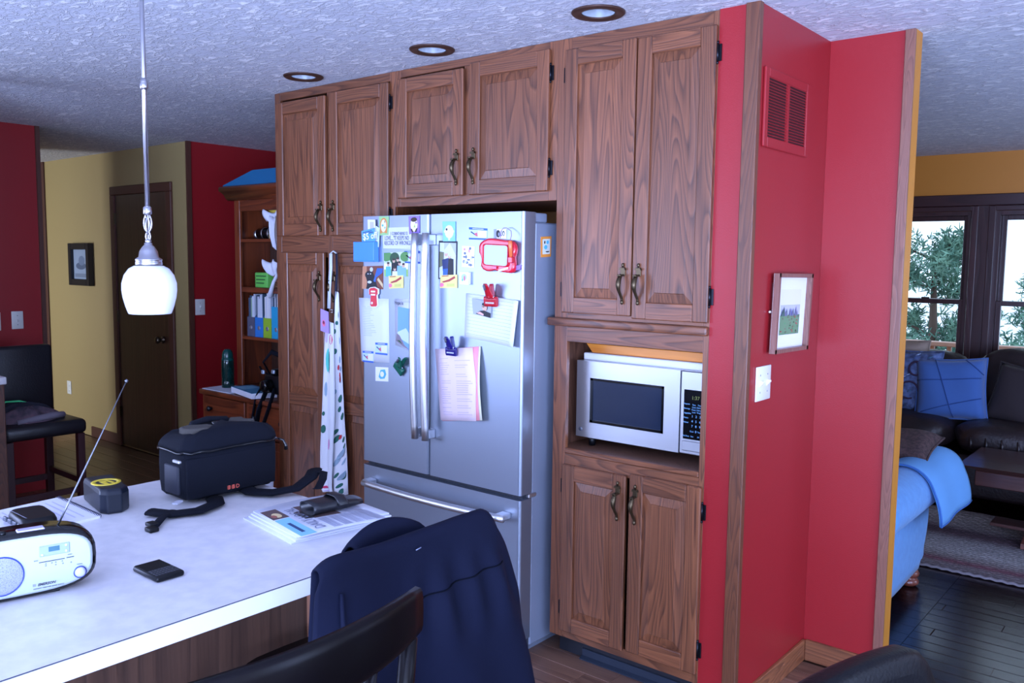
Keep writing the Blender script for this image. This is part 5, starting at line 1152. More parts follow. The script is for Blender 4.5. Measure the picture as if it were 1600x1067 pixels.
# shoulder seam and collar folded behind
mb = MB(); pts = []
for i in range(30):
    u = .36+.52*i/29; p = jk(u, .60+.05*u); pts.append((p[0]+.003, p[1], p[2]))
mb.tube(pts, .0014, 5); mb.build('yoke_seam', M('seam_navy', (6, 9, 20), .9, spec=.1), t)
def collar(u, v):
    a = u*PI; y = 1.055+.19*u; hgt = .030*math.sin(a)**.7
    ph = v*PI
    return (-1.275+.020*math.cos(ph)-.012*math.sin(a), y+.01*math.cos(ph), 1.040+.002+hgt*math.sin(ph)-.06*(1-math.sin(ph))*.6)
mb = MB(); mb.grid(collar, 24, 12); mb.build('collar', navy, t, solid=.006)
mb = MB(); pts = []
for i in range(20):
    f = i/19; p = jk(.07+.05*f, .72-.55*f); pts.append((p[0]+.006, p[1]+.012, p[2]))
mb.tube(pts, [.004+.004*math.sin(PI*i/19) for i in range(20)], 6); mb.build('sleeve_seam', navy, t)
mb = MB().tube([(-1.199, 1.160, 1.024), (-1.197, 1.172, 1.027)], .0011, 6); mb.build('thread_tack', flatc('tack', (120, 126, 150), .6), t)

# leather chair back, bottom right
t = thing('leather_chair', 'black leather chair with rounded back at the lower right', 'chair', (-.42, 1.2, 0))
def padback(xc, y0, y1, z0, z1, th, skew=0, hump=.04, n=22, rnd=.10):
    mb = MB(); rings = []
    out = []
    yc = (y0+y1)/2; hw = (y1-y0)/2
    for k_ in range(-7, 8):
        f = k_/7
        e = (1-abs(f)**4)**.5 if abs(f) < 1 else 0
        x = xc+th/2*f; s_ = .90+.10*e; lst_ = []
        for i in range(n+1):
            g = -1+2*i/n; zt = z1+hump*(1-g*g)-rnd*max(0, abs(g)-.72)**2*9-(1-e)*.03
            lst_.append((x+skew*g*hw, yc+g*hw*s_, zt))
        lst_ += [(x+skew*hw, yc+hw*s_, z0), (x-skew*hw, yc-hw*s_, z0)]
        rings.append(lst_)
    return stack(mb, rings)
padback(-.392, .93, 1.462, .45, .992, .05, .22, .030, rnd=.07).build('backrest', leather, t)
MB().box(-.86, -.45, 1.0, 1.42, .43, .50, .03, 3).build('seat', leather, t)
for x_ in (-.83, -.48):
    for y_ in (1.04, 1.38): MB().tube([(x_, y_, .44), (x_, y_, 0)], [.022, .016], 8).build('leg', espresso, t)

# leather bar stool by the left red wall
t = thing('bar_stool', 'dark leather bar stool with tall back against the left red wall', 'stool', (-5.3, 2.03, 0))
stl = M('stool_leather', (22, 21, 27), .35, bump=(160, .1)); leg_red = M('mahogany_leg', (50, 16, 20), .4)
MB().box(-5.50, -5.075, 1.800, 2.248, .560, .645, .028, 3).build('seat', stl, t)
mb = MB(); mb.box(-5.575, -5.505, 1.800, 2.243, .575, 1.052, .022, 3); mb.build('backrest', stl, t)
mb = MB(); mb.box(-5.505, -5.503, 1.803, 2.240, .655, .659); mb.build('backrest_seam', black_pl, t)
for x_, y_ in ((-5.545, 1.830), (-5.545, 2.215), (-5.105, 1.830), (-5.105, 2.215)):
    MB().box(x_-.020, x_+.020, y_-.020, y_+.020, 0, .562, .003).build('leg', leg_red, t)
for y_ in (1.83, 2.215): MB().box(-5.525, -5.125, y_-.009, y_+.009, .26, .295).build('stretcher', leg_red, t)
for x_ in (-5.545, -5.105): MB().box(x_-.009, x_+.009, 1.85, 2.195, .21, .245).build('stretcher', leg_red, t)
# cap and cloth lying on the stool
t = thing('folded_clothing', 'grey and dark folded clothing with green piping on the leather stool', 'clothing', (-5.3, 1.95, .65))
def heap(cx, cy, z, rx, ry, h, ph):
    def fn(u, v):
        a = 2*PI*u; r_ = v
        return (cx+rx*r_*math.cos(a)*(1+.10*math.sin(3*a+ph)), cy+ry*r_*math.sin(a)*(1+.08*math.sin(4*a+ph)), z+.002+h*(1-r_**2.4)*(1+.25*math.sin(5*a+ph)*r_)+.006*math.sin(9*a+7*r_+ph)*(1-r_))
    mb = MB(); mb.grid(fn, 28, 10); return mb
heap(-5.36, 1.995, .645, .12, .20, .085, .3).build('dark_layer', flatc('cloth_charcoal', (36, 38, 52), .9), t)
heap(-5.25, 1.99, .645, .11, .19, .075, 1.7).build('grey_layer', M('cloth_grey', (104, 82, 92), .9, var=(22, (60, 54, 66))), t)
MB().tube([(-5.40, 1.86, .700), (-5.40, 1.93, .742), (-5.39, 2.00, .740), (-5.36, 2.08, .712), (-5.33, 2.14, .675)], .006, 8).build('green_piping', flatc('piping_green', (70, 206, 130), .6), t)
MB().tube([(-5.16, 1.90, .655), (-5.145, 2.0, .668), (-5.17, 2.10, .672), (-5.22, 2.17, .662), (-5.26, 2.19, .655)], [.014, .018, .02, .018, .012], 10).build('rolled_edge', flatc('cloth_pale', (120, 112, 124), .9), t)
# counter at far left edge
t = thing('side_counter', 'end of a white topped wooden counter at the far left edge', 'counter', (-4.98, 1.5, 0))
B(-5.6, -4.965, .4, 1.785, .905, .945, .004).build('worktop', counter_m, t)
B(-5.055, -4.985, .42, 1.778, .0, .9045, .003).build('end_panel', wood('counter_end', (120, 70, 46), (72, 40, 28), 'Z'), t)
B(-5.062, -4.990, 1.7785, 1.7795, .0, .9).build('edge_strip', oak_old, t)

# ------------------------------------------------------------------ hutch and what stands on it
hw_ = (132, 62, 30); hd_ = (74, 30, 16)
hutZ = wood('hutch_wood', hw_, hd_, 'Z', 1, .4, 8); hutX = wood('hutch_wood_level', hw_, hd_, 'X', 1, .4, 8); hutB = wood('hutch_back', (78, 46, 30), (46, 24, 18), 'Z', 1, .5, 8)
HX0, HX1 = -4.945, -3.93
t = thing('hutch', 'reddish oak hutch with crown moulding and desk drawers beside the pantry', 'hutch', (-4.44, 3.2, 0))
for a, b_ in ((HX0+.015, HX0+.075), (HX1-.075, HX1-.015)):
    B(a, b_, 3.15, 3.17, .7655, 1.955, .003).build('front_stile', hutZ, t)
B(HX0+.016, HX0+.034, 3.17, 3.42, .7655, 1.955).build('side_panel', hutZ, t); B(HX1-.034, HX1-.016, 3.17, 3.42, .7655, 1.955).build('side_panel', hutZ, t)
for i in range(9):
    w_ = (HX1-HX0-.07)/9; B(HX0+.035+i*w_+.0015, HX0+.035+(i+1)*w_-.0015, 3.40+.001*(i % 2), 3.418, .766, 1.95, .002).build('back_board', hutB, t)
B(HX0+.075, HX1-.075, 3.15, 3.17, 1.885, 1.955, .002).build('top_rail', hutX, t)
cr_ = MB()
prof = [(3.15, 1.955), (3.142, 1.958), (3.128, 1.972), (3.118, 1.990), (3.098, 2.004), (3.082, 2.012), (3.080, 2.030), (3.088, 2.040), (3.43, 2.040), (3.43, 1.955)]
cr_.prism(prof, 'X', HX0-.05, HX1+.0, True).build('crown_moulding', hutX, t, bev=.0)
for z_, lip in ((1.690, .02), (1.385, .032), (1.070, .018)):
    B(HX0+.034, HX1-.034, 3.172, 3.40, z_, z_+.018).build('shelf', hutX, t)
    B(HX0+.075, HX1-.075, 3.152, 3.172, z_-.012 if lip > .03 else z_, z_+.020, .002).build('shelf_lip', hutX, t)
B(HX0-.002, HX1+.002, 2.885, 3.43, .735, .765, .006, 2).build('desk_top', hutX, t)
B(HX0+.01, HX0+.04, 2.91, 3.42, 0, .735).build('side_panel', hutZ, t); B(HX1-.04, HX1-.01, 2.91, 3.42, 0, .735).build('side_panel', hutZ, t)
B(HX0+.04, HX1-.04, 3.40, 3.418, 0, .735).build('lower_back', hutB, t)
for a, b_ in ((HX0+.010, HX0+.045), (HX1-.045, HX1-.01), (-4.455, -4.42)): B(a, b_, 2.905, 2.92, 0, .735, .002).build('front_stile', hutZ, t)
B(HX0+.045, HX1-.045, 2.906, 2.92, .535, .56, .002).build('drawer_rail', hutX, t)
for a, b_ in ((HX0+.048, -4.458), (-4.417, HX1-.048)):
    d_ = B(a, b_, 2.893, 2.918, .565, .730, .004).build('drawer', hutX, t)
    for xx in ((a+.085,) if a < -4.6 else (a+.085, b_-.085)): MB().lathe([(.0, -.033), (.012, -.032), (.018, -.024), (.014, -.014), (.008, -.010), (.008, 0)], (xx, 2.8925, .655), 16, 'Y').build('knob', M('knob_black', (18, 18, 24), .3), d_)
    dd = B(a, a+.05, 2.896, 2.918, .06, .53, .003).box(b_-.05, b_, 2.896, 2.918, .06, .53, .003).box(a+.05, b_-.05, 2.896, 2.918, .06, .11, .003).box(a+.05, b_-.05, 2.896, 2.918, .48, .53, .003).build('cabinet_door', hutZ, t)
    n_ = 9
    for i in range(n_):
        x_ = a+.052+i*(b_-a-.104)/n_; B(x_+.001, x_+(b_-a-.104)/n_-.001, 2.904, 2.914, .112, .478, .002).build('door_slat', hutZ, dd)
# blue letter tray on top
t = thing('letter_tray', 'blue slanted magazine holder lying on top of the hutch', 'tray', (-4.7, 3.2, 2.04))
mb = MB(); xa, xb_ = -4.99, -4.42
mb.add([(xa, 3.11, 2.0405), (xb_, 3.11, 2.0405), (xb_, 3.32, 2.0405), (xa, 3.32, 2.0405), (xa, 3.11, 2.05), (-4.66, 3.11, 2.13), (xb_, 3.11, 2.13), (xb_, 3.32, 2.13), (-4.66, 3.32, 2.13), (xa, 3.32, 2.05)],
       [(0, 3, 2, 1), (0, 1, 6, 5, 4), (3, 9, 8, 7, 2), (1, 2, 7, 6), (0, 4, 9, 3)], False)
mb.build('holder', flatc('tray_blue', (20, 96, 140), .5), t, solid=.004)
for i in range(5): MB().add([(-4.80+i*.03, 3.118+i*.03, 2.046), (-4.50, 3.118+i*.03, 2.046), (-4.50, 3.118+i*.03, 2.124), (-4.66+i*.03, 3.118+i*.03, 2.124)], [(0, 1, 2, 3)], False).build('paper_sheet', flatc('tray_paper_%d' % (i % 3), ((150, 170, 210), (90, 150, 190), (200, 206, 220))[i % 3], .7), t, solid=.003)
# top shelf things
def tag_b(mb, name, mat, label, cat, **k): return tag(mb.build(name, mat, **k), label, cat)
zt = 1.7085
t = thing('camera_lens', 'black camera lens lying on the top hutch shelf', 'lens', (-4.72, 3.26, zt))
MB().lathe([(.0, -.10), (.030, -.10), (.034, -.095), (.034, -.05), (.038, -.045), (.038, .03), (.034, .035), (.034, .06), (.0, .06)], (-4.70, 3.25, zt+.0385), 24, 'X').build('barrel', black_gl, t)
for x_ in (-.02, .045): MB().lathe([(.0385, x_-.006), (.0395, x_-.004), (.0395, x_+.004), (.0385, x_+.006)], (-4.71, 3.25, zt+.0385), 24, 'X', caps=False).build('lens_ring', chrome, t)
MB().lathe([(.02, -.030), (.030, -.026), (.034, -.008), (.030, 0), (.0, 0)], (-4.83, 3.27, zt+.034), 16, 'X').build('end_cap', chrome, t)
t = thing('tissue_box', 'yellow and cardboard box with white cloth on the top hutch shelf', 'box', (-4.5, 3.25, zt))
B(-4.60, -4.40, 3.18, 3.32, zt+.0005, zt+.135, .003).build('box_body', flatc('box_card', (196, 164, 118), .7), t); B(-4.602, -4.398, 3.178, 3.322, zt+.1352, zt+.20, .003).build('box_top', flatc('box_yellow', (214, 186, 70), .6), t)
def drape(cx, y, z0, z1, w, ph):
    def fn(u, v): return (cx+(u-.5)*w*(1-.35*(1-v)), y-.018*math.sin(u*7+ph)-.02*math.sin(v*2.5), z0+(z1-z0)*v+.012*math.sin(u*9+ph))
    mb = MB(); mb.grid(fn, 12, 8); return mb
drape(-4.53, 3.165, zt+.10, zt+.17, .17, .4).build('cloth', flatc('cloth_white', (222, 224, 236), .9), t, solid=.008)
drape(-4.475, 3.150, zt-.06, zt+.13, .06, 1.4).build('cloth_tail', flatc('cloth_white', (222, 224, 236), .9), t, solid=.006)
zm = 1.4055
t = thing('small_box', 'lime green small box with writing on the middle hutch shelf', 'box', (-4.68, 3.22, zm))
B(-4.735, -4.60, 3.165, 3.24, zm, zm+.095, .006, 2).build('box_body', flatc('box_green', (104, 190, 84), .5), t)
for i in range(3): B(-4.72, -4.635+.01*i, 3.1638, 3.165, zm+.025+i*.022, zm+.032+i*.022).build('written_line', flatc('box_writing', (44, 92, 50), .6), t)
MB().ball((-4.66, 3.215, zm+.105), .028, .028, .010, 12, 8).build('box_cap', black_pl, t)
t = thing('wicker_basket', 'small tan basket with white cloth on the middle hutch shelf', 'basket', (-4.52, 3.25, zm))
bk_m = M('wicker', (166, 118, 88), .8, bump=(120, .7), var=(120, (120, 80, 60)))
mb = MB()
for i in range(7): mb.tube([(-4.50+.085*math.copysign(abs(math.cos(a))**.6, math.cos(a))*(1+i*.02), 3.25+.06*math.copysign(abs(math.sin(a))**.6, math.sin(a))*(1+i*.02), zm+.009+i*.0165) for a in [2*PI*j/24 for j in range(24)]], .0092, 6, closed=True)
mb.box(-4.575, -4.425, 3.20, 3.30, zm, zm+.006); mb.build('basket', bk_m, t)
drape(-4.535, 3.165, zm+.085, zm+.17, .16, 2.2).build('cloth', flatc('cloth_white', (222, 224, 236), .9), t, solid=.010)
MB().tube([(-4.56, 3.15, zm-.055), (-4.545, 3.143, zm-.045), (-4.50, 3.14, zm+.04), (-4.47, 3.15, zm+.09)], [.008, .016, .011, .010], 8).build('cloth_tail', flatc('cloth_white', (222, 224, 236), .9), t)
zl = 1.0885
holders = [(-4.845, -4.765, (86, 88, 108), 'grey magazine file first on the lower hutch shelf'), (-4.760, -4.675, (44, 120, 200), 'blue magazine file beside the grey one on the hutch'), (-4.670, -4.585, (146, 186, 52), 'lime green magazine file on the lower hutch shelf'), (-4.580, -4.49, (40, 162, 206), 'turquoise magazine file nearest the pantry on the hutch')]
for i, (a, b_, c, lab) in enumerate(holders):
    t = thing('magazine_file', lab, 'magazine file', ((a+b_)/2, 3.25, zl), group='magazine files on the lower hutch shelf')
    hh = .125 if i < 3 else .20; m_ = flatc('file_%d' % i, c, .5)
    mb = MB(); mb.box(a, b_, 3.178, 3.182, zl, zl+hh)
    for x_ in (a, b_-.003): mb.prism([(3.182, zl), (3.182, zl+hh), (3.30, zl+.27), (3.39, zl+.27), (3.39, zl)], 'X', x_, x_+.003)
    mb.box(a, b_, 3.387, 3.39, zl, zl+.27).box(a, b_, 3.18, 3.39, zl, zl+.003); mb.build('file_shell', m_, t)
    MB().lathe([(.008, -.0012), (.014, -.0012), (.014, 0)], ((a+b_)/2, 3.1778, zl+.058), 18, 'Y', caps=True).build('finger_ring', M('ring_steel', (190, 194, 206), .3, .7), t)
    x_ = a+.006; k_ = 0
    while x_ < b_-.012:
        w_ = random.uniform(.008, .018); w_ = min(w_, b_-.005-x_); cc = random.choice(((220, 224, 232), (200, 206, 220), (228, 228, 230), (206, 212, 226), (150, 180, 150), (70, 90, 110)))
        h_ = random.uniform(.245, .283)
        bk = B(x_, x_+w_-.001, 3.186, 3.37, zl+.0035, zl+h_).build('book', flatc('spine_%d_%d_%d' % cc, cc, .6))
        tag(bk, ['thin pale booklet standing in the grey magazine file', 'thin pale booklet standing in the blue magazine file', 'thin pale booklet standing in the lime green magazine file', 'thin pale booklet standing in the turquoise magazine file'][i], 'book', ['booklets in the grey magazine file', 'booklets in the blue magazine file', 'booklets in the lime magazine file', 'booklets in the turquoise magazine file'][i])
        x_ += w_; k_ += 1
# desk things
zd = .7655
t = thing('water_bottle', 'dark green translucent water bottle standing on the hutch desk', 'bottle', (-4.86, 3.0, zd))
bx_, by_ = -4.845, 3.03
bg_m = M('bottle_green', (6, 52, 50), .08, trans=.35)
MB().lathe([(.0, .0005), (.036, .0005), (.039, .006), (.039, .04), (.036, .047), (.039, .054), (.036, .062), (.039, .070), (.039, .165), (.036, .185), (.033, .190)], (bx_, by_, zd), 28, caps=False).build('bottle_body', bg_m, t)
MB().lathe([(.034, .188), (.0345, .212), (.030, .232), (.020, .246), (.0, .250)], (bx_, by_, zd), 24, caps=False).build('bottle_cap', M('cap_green', (6, 66, 62), .2), t)
MB().lathe([(.0375, .176), (.0375, .190), (.034, .192)], (bx_, by_, zd), 24, caps=False).build('bottle_collar', M('cap_green', (6, 66, 62), .2), t)
for i, (q_, zz, lab) in enumerate((([(-4.94, 3.10), (-4.62, 3.12), (-4.62, 2.90), (-4.93, 2.90)], zd, 'loose white papers at the bottom of the pile on the hutch desk'), ([(-4.92, 3.08), (-4.58, 3.11), (-4.60, 2.90), (-4.90, 2.91)], zd+.0045, 'loose printed papers on top of the pile under the green bottle'))):
    if i == 0: flat('paper_pile', lab, 'papers', quad_z(q_, zz+.0002), flatc('desk_paper', (206, 210, 224), .7), [], thick=.004)
t = thing('book', 'white book with a teal blue cover lying on the hutch desk', 'book', (-4.45, 2.95, zd))
qb = [(-4.62, 3.06), (-4.28, 3.00), (-4.33, 2.86), (-4.66, 2.935)]
flat('book_pages', None, None, quad_z(qb, zd+.0045), flatc('page_white', (226, 228, 238), .7), [], parent=t, thick=.032)
flat('book_cover', None, None, quad_z(qb, zd+.0367), flatc('cover_teal', (60, 138, 176), .4), [([(.1, .1), (.5, .1), (.4, .9), (.1, .9)], flatc('cover_pale', (120, 180, 206), .4))], parent=t, thick=.002)
# camera with straps hanging on the hutch edge
t = thing('camera_harness', 'black camera with tangled straps hanging over the hutch desk edge', 'camera', (-4.3, 2.95, zd))
cx_, cy_ = -4.215, 2.955
MB().box(cx_-.07, cx_+.09, cy_-.04, cy_+.04, zd+.0405, zd+.15, .012, 3).build('camera_body', black_pl, t)
MB().lathe([(.0, -.085), (.030, -.085), (.034, -.08), (.036, -.03), (.0, -.03)], (cx_-.005, cy_-.012, zd+.092), 20, 'Y').build('camera_lens', black_gl, t)
MB().box(cx_-.02, cx_+.03, cy_-.03, cy_+.03, zd+.1505, zd+.185, .008, 2).build('viewfinder_hump', black_pl, t)
for p, w_ in (([(cx_-.06, cy_, zd+.14), (cx_-.09, cy_-.03, zd+.22), (cx_-.02, cy_-.02, zd+.285), (cx_+.06, cy_-.02, zd+.27), (cx_+.10, cy_, zd+.16)], .016), ([(cx_-.07, cy_-.02, zd+.13), (cx_-.12, cy_-.06, zd+.02), (cx_-.13, cy_-.085, zd-.12), (cx_-.12, cy_-.09, zd-.20)], .020), ([(cx_-.04, cy_-.05, zd+.05), (cx_-.06, cy_-.085, zd-.05), (cx_-.075, cy_-.09, zd-.13)], .016), ([(cx_+.05, cy_-.05, zd+.08), (cx_+.04, cy_-.085, zd-.03), (cx_-.02, cy_-.095, zd-.16), (cx_-.06, cy_-.095, zd-.21)], .013), ([(cx_-.17, cy_, zd+.185), (cx_-.12, cy_-.02, zd+.165), (cx_-.06, cy_-.02, zd+.15)], .007)):
    mb = MB(); mb.tube(p, w_, 8, flat=(1, .3)); mb.build('strap', black_fab, t)
for p in ((cx_-.06, cy_-.045, zd+.155), (cx_+.04, cy_-.045, zd+.165), (cx_-.055, cy_-.045, zd+.05), (cx_+.02, cy_-.05, zd+.03)): MB().box(p[0]-.014, p[0]+.012, p[1]-.012, p[1], p[2], p[2]+.022, .003).build('strap_buckle', M('buckle_pale', (176, 190, 206), .3, .5), t)
tag_b(B(cx_-.035, cx_+.05, 3.386, 3.392, .955, 1.03), 'wall_outlet', white_plate, 'white cover plate on the hutch back above the camera', 'outlet')
# bin
t = thing('waste_bin', 'white waste bin with grey lid between the hutch and island', 'bin', (-3.93, 2.52, 0))
mb = MB(); stack(mb, [sq_ring(-3.935, 2.525, .145*s_, .135*s_, z_, 0, 28, .3) for s_, z_ in ((.84, 0), (.86, .01), (1, .60))]); mb.build('bin_body', flatc('bin_white', (214, 218, 232), .4), t)
mb = MB(); stack(mb, [sq_ring(-3.935, 2.525, .145*s_, .135*s_, z_, 0, 28, .3) for s_, z_ in ((1.02, .6005), (1.02, .622), (.9, .645), (.3, .655))]); mb.build('bin_lid', flatc('bin_grey', (104, 112, 138), .4), t)

# ------------------------------------------------------------------ living room
LY = 7.26
def wallbox(*a): return MB().box(*a)
W1 = (-2.40, -1.505); W2 = (-1.345, -.45); W3 = (-.29, .60); WZ0, WZ1 = .78, 2.005
mb = MB().box(-5.0, W1[0], LY, LY+.12, 0, 2.44).box(W3[1], 3.2, LY, LY+.12, 0, 2.44).box(W1[0], W3[1], LY, LY+.12, 0, WZ0).box(W1[0], W3[1], LY, LY+.12, WZ1, 2.44)
for a, b_ in ((W1[1], W2[0]), (W2[1], W3[0])): mb.box(a, b_, LY, LY+.12, WZ0, WZ1)
st(mb, 'wall_living', mustard, 'mustard living room wall around the dark framed windows', 'wall')
st(B(-3.3, -3.2, 4.421, LY, 0, 2.44), 'wall_living_left', mustard, 'left wall of the living room hidden by the partition', 'wall')
dkf = wood('dark_window_wood', (66, 38, 38), (44, 24, 26), 'Z', 1, .35, 7); dkx = wood('dark_window_wood_level', (66, 38, 38), (44, 24, 26), 'X', 1, .35, 7)
st(B(-2.6, 1.0, LY-.028, LY-.0005, 2.045, 2.130, .004), 'trim_5', dkx, 'dark head casing running above the living room windows', 'trim')
glassm = M('window_glass', (255, 255, 255), .0, trans=1.0, spec=.3)
glassm.node_tree.nodes['Principled BSDF'].inputs['IOR'].default_value = 1.02
def window(i, x0, x1):
    r_ = MB()
    for a in ((x0, x0+.03, WZ0, WZ1), (x1-.03, x1, WZ0, WZ1), (x0+.03, x1-.03, WZ0, WZ0+.03), (x0+.03, x1-.03, WZ1-.03, WZ1)): r_.box(a[0], a[1], LY+.002, LY+.118, a[2], a[3])
    w = r_.build('window_%d' % i, dkf); tag(w, ['left double hung living room window half hidden by the partition', 'double hung living room window at the right picture edge', 'third living room window beyond the picture edge'][i-1], 'window', kind='structure')
    for nm, y, za, zb in (('upper_sash', LY+.065, 1.300, WZ1-.03), ('lower_sash', LY+.025, WZ0+.03, 1.335)):
        s_ = MB(); a0, a1 = x0+.03, x1-.03
        for a in ((a0, a0+.036, za, zb), (a1-.036, a1, za, zb), (a0+.036, a1-.036, za, za+.036), (a0+.036, a1-.036, zb-.036, zb)): s_.box(a[0], a[1], y, y+.035, a[2], a[3], .003)
        so = s_.build(nm, dkf, w)
        B(a0+.037, a1-.037, y+.016, y+.020, za+.037, zb-.037).build('glass_pane', glassm, so)
    for xx in (x0+.30, x1-.30): MB().box(xx-.03, xx+.03, LY+.012, LY+.024, 1.335, 1.348, .003).build('sash_lock', M('lock_dark', (54, 34, 30), .4), w)
    for a, b_ in ((x0-.045, x0+.002), (x1-.002, x1+.045)): B(a, b_, LY-.022, LY-.0005, WZ0-.05, 2.044, .004).build('window_casing', dkf, w)
    B(x0, x1, LY-.022, LY-.0005, WZ1+.0, 2.044, .004).build('window_casing', dkx, w)
    B(x0-.05, x1+.05, LY-.05, LY-.0005, WZ0-.09, WZ0-.051, .006).build('window_sill', dkx, w)
for i, (a, b_) in enumerate(((W1[1], W2[0]), (W2[1], W3[0]))): st(B(a+.002, b_-.002, LY-.018, LY-.0004, WZ0, 2.044), 'trim_%d' % (7+i), dkf, ['dark mullion casing between the first two living room windows', 'dark mullion casing between the second and third living room windows'][i], 'trim')
for i, (a, b_) in enumerate((W1, W2, W3)): window(i+1, a, b_)
# sofa
t = thing('sofa', 'dark brown leather sofa in front of the living room windows', 'sofa', (-1.0, 6.7, 0))
def cushion(c, hx, hy, hz, p=.42, wr=.008, tilt=0, n=28, k_=14, ph=0.0, sag=0):
    mb = MB(); vs = []
    def sp(x, e): return math.copysign(abs(x)**e, x)
    for i in range(k_+1):
        th = PI*i/k_
        for j in range(n):
            a = 2*PI*j/n
            x = sp(math.sin(th), p)*sp(math.cos(a), p); y = sp(math.sin(th), p)*sp(math.sin(a), p); z = sp(math.cos(th), .8)
            z -= sag*(x*x)*.0
            w_ = wr*math.sin(7*a+ph+3*th)*math.sin(th)
            q = Vector((x*hx*(1+w_*2), y*hy*(1+w_*2), z*hz+w_*.6*hz*5))
            if tilt: q = Matrix.Rotation(tilt, 3, 'X') @ q
            vs.append((c[0]+q.x, c[1]+q.y, c[2]+q.z))
    mb.add(vs, [(i*n+j, i*n+(j+1) % n, (i+1)*n+(j+1) % n, (i+1)*n+j) for i in range(k_) for j in range(n)], True)
    return mb
for cx, hx in ((-1.80, .475), (-.84, .48), (.13, .48)):
    cushion((cx, 6.50, .475), hx, .40, .115, .33, .012, ph=cx).build('seat_cushion', brown_leather, t)
    cushion((cx-.02, 6.93, .775 if cx > -1 else .745), hx, .17, .245 if cx > -1 else .225, .40, .016, R(-8), ph=cx*3).build('back_cushion', brown_leather, t)
MB().box(-2.32, .66, 6.18, 7.10, .08, .36, .03, 2).build('sofa_base', brown_leather, t); MB().box(-2.30, .64, 6.98, 7.15, .10, .90, .06, 3).build('sofa_back', brown_leather, t)
for x_ in (-2.48, .82): MB().box(x_-.15, x_+.15, 6.15, 7.12, .08, .64, .09, 4).build('sofa_arm', brown_leather, t)
for x_ in (-2.5, -.83, .84):
    for y_ in (6.25, 7.05): MB().lathe([(.03, 0), (.035, .0799)], (x_, y_, 0), 12).build('foot', espresso, t)
# gathered front of the seat cushions
for cx in (-.84,):
    for i in range(9):
        x_ = cx-.36+i*.09; MB().tube([(x_, 6.105, .50), (x_+.012, 6.085, .46), (x_+.004, 6.10, .41)], [.004, .010, .004], 6).build('leather_pleat', brown_leather, t)
def pillow(name, label, c, hx, hz, th, mat, rx, rz, ry=0, extra=None, n=14):
    def sh_(u, v):
        x, z = 2*u-1, 2*v-1
        b_ = ((1-x**4)*(1-z**4))**.5 if abs(x) < 1 and abs(z) < 1 else 0
        return x*(1-.06*(1-z*z)*0-.05*(1-abs(z))*0-.07*(1-z*z)), z*(1-.07*(1-x*x)), b_
    mw = Matrix.Translation(Vector(c)) @ Matrix.Rotation(rz, 4, 'Z') @ Matrix.Rotation(rx, 4, 'X') @ Matrix.Rotation(ry, 4, 'Y')
    def fn(s_):
        def f(u, v):
            x, z, b_ = sh_(u, v); y = s_*th*(b_**.8)+.006*math.sin(9*u+5*v)*b_
            return mw @ Vector((x*hx, y, z*hz))
        return f
    t = thing(name, label, 'cushion', c)
    mb = MB(); mb.grid(fn(-1), n, n); mb.grid(fn(1), n, n); mb.build('cushion_cover', mat, t)
    rim = [(i/n, 0) for i in range(n)]+[(1, i/n) for i in range(n)]+[(1-i/n, 1) for i in range(n)]+[(0, 1-i/n) for i in range(n)]
    MB().tube([fn(0)(u, v) for u, v in rim], .006, 6, closed=True).build('piping', mat, t)
    if extra: extra(fn(-1), t, mw)
    return t
def quilt(f, t, mw):
    mb = MB()
    for a, b_ in (((.30, 1), (.55, 0)), ((.02, .62), (.95, .66)), ((.72, .98), (.98, .72)), ((.10, .10), (.95, .34))):
        pts = []
        for i in range(15):
            g = i/14; u, v = a[0]+(b_[0]-a[0])*g, a[1]+(b_[1]-a[1])*g
            p = f(min(max(u, .01), .99), min(max(v, .01), .99)); pts.append(p+(mw.to_3x3() @ Vector((0, -.003, 0))))
        mb.tube(pts, .0035, 5)
    mb.build('seam', M('denim_seam', (40, 72, 130), .9), t)
pillow('pillow', 'plain blue denim pillow leaning on the brown sofa', (-1.395, 6.40, .755), .225, .215, .085, denim, R(-14), R(6), R(-4), quilt)
pat = M('pattern_cloth', (96, 116, 160), .9, var=(26, (52, 62, 92)))
def swirls(f, t, mw):
    random.seed(2)
    for (u, v, r_) in ((.62, .34, .15), (.70, .70, .12), (.30, .6, .15)):
        pts = [f(u+r_*math.cos(a)*(1-.12*a/6), v+r_*math.sin(a)*(1-.12*a/6))+(mw.to_3x3() @ Vector((0, -.004, 0))) for a in [i*.4 for i in range(14)]]
        MB().tube(pts, .007, 5).build('scroll_motif', flatc('motif_dark', (54, 36, 62), .9), t)
    for i in range(16):
        u, v = random.uniform(.1, .9), random.uniform(.06, .94); p0, p1 = f(u-.035, v-.02), f(u+.035, v+.02)
        MB().tube([p0+(mw.to_3x3() @ Vector((0, -.004, 0))), (p0+p1)/2+(mw.to_3x3() @ Vector((0, -.006, 0))), p1+(mw.to_3x3() @ Vector((0, -.004, 0)))], [.002, .014, .002], 6, flat=(1, .4)).build('leaf_motif', flatc(('motif_teal', 'motif_pale', 'motif_navy')[i % 3], ((70, 110, 140), (150, 170, 206), (38, 44, 74))[i % 3], .9), t)
pillow('pillow', 'blue pillow with scroll and leaf pattern at the sofa end by the partition', (-1.70, 6.46, .775), .23, .23, .08, pat, R(-12), R(-4), 0, swirls)
pillow('pillow', 'beige pillow standing behind the blue patterned pillow on the sofa', (-1.82, 6.62, .84), .22, .22, .07, flatc('pillow_beige', (150, 132, 116), .9), R(-12), R(0))
pillow('pillow', 'dark brown pillow at the right on the leather sofa', (-.94, 6.45, .735), .23, .20, .075, M('pillow_brown', (40, 30, 32), .85), R(-16), R(-10), R(8))
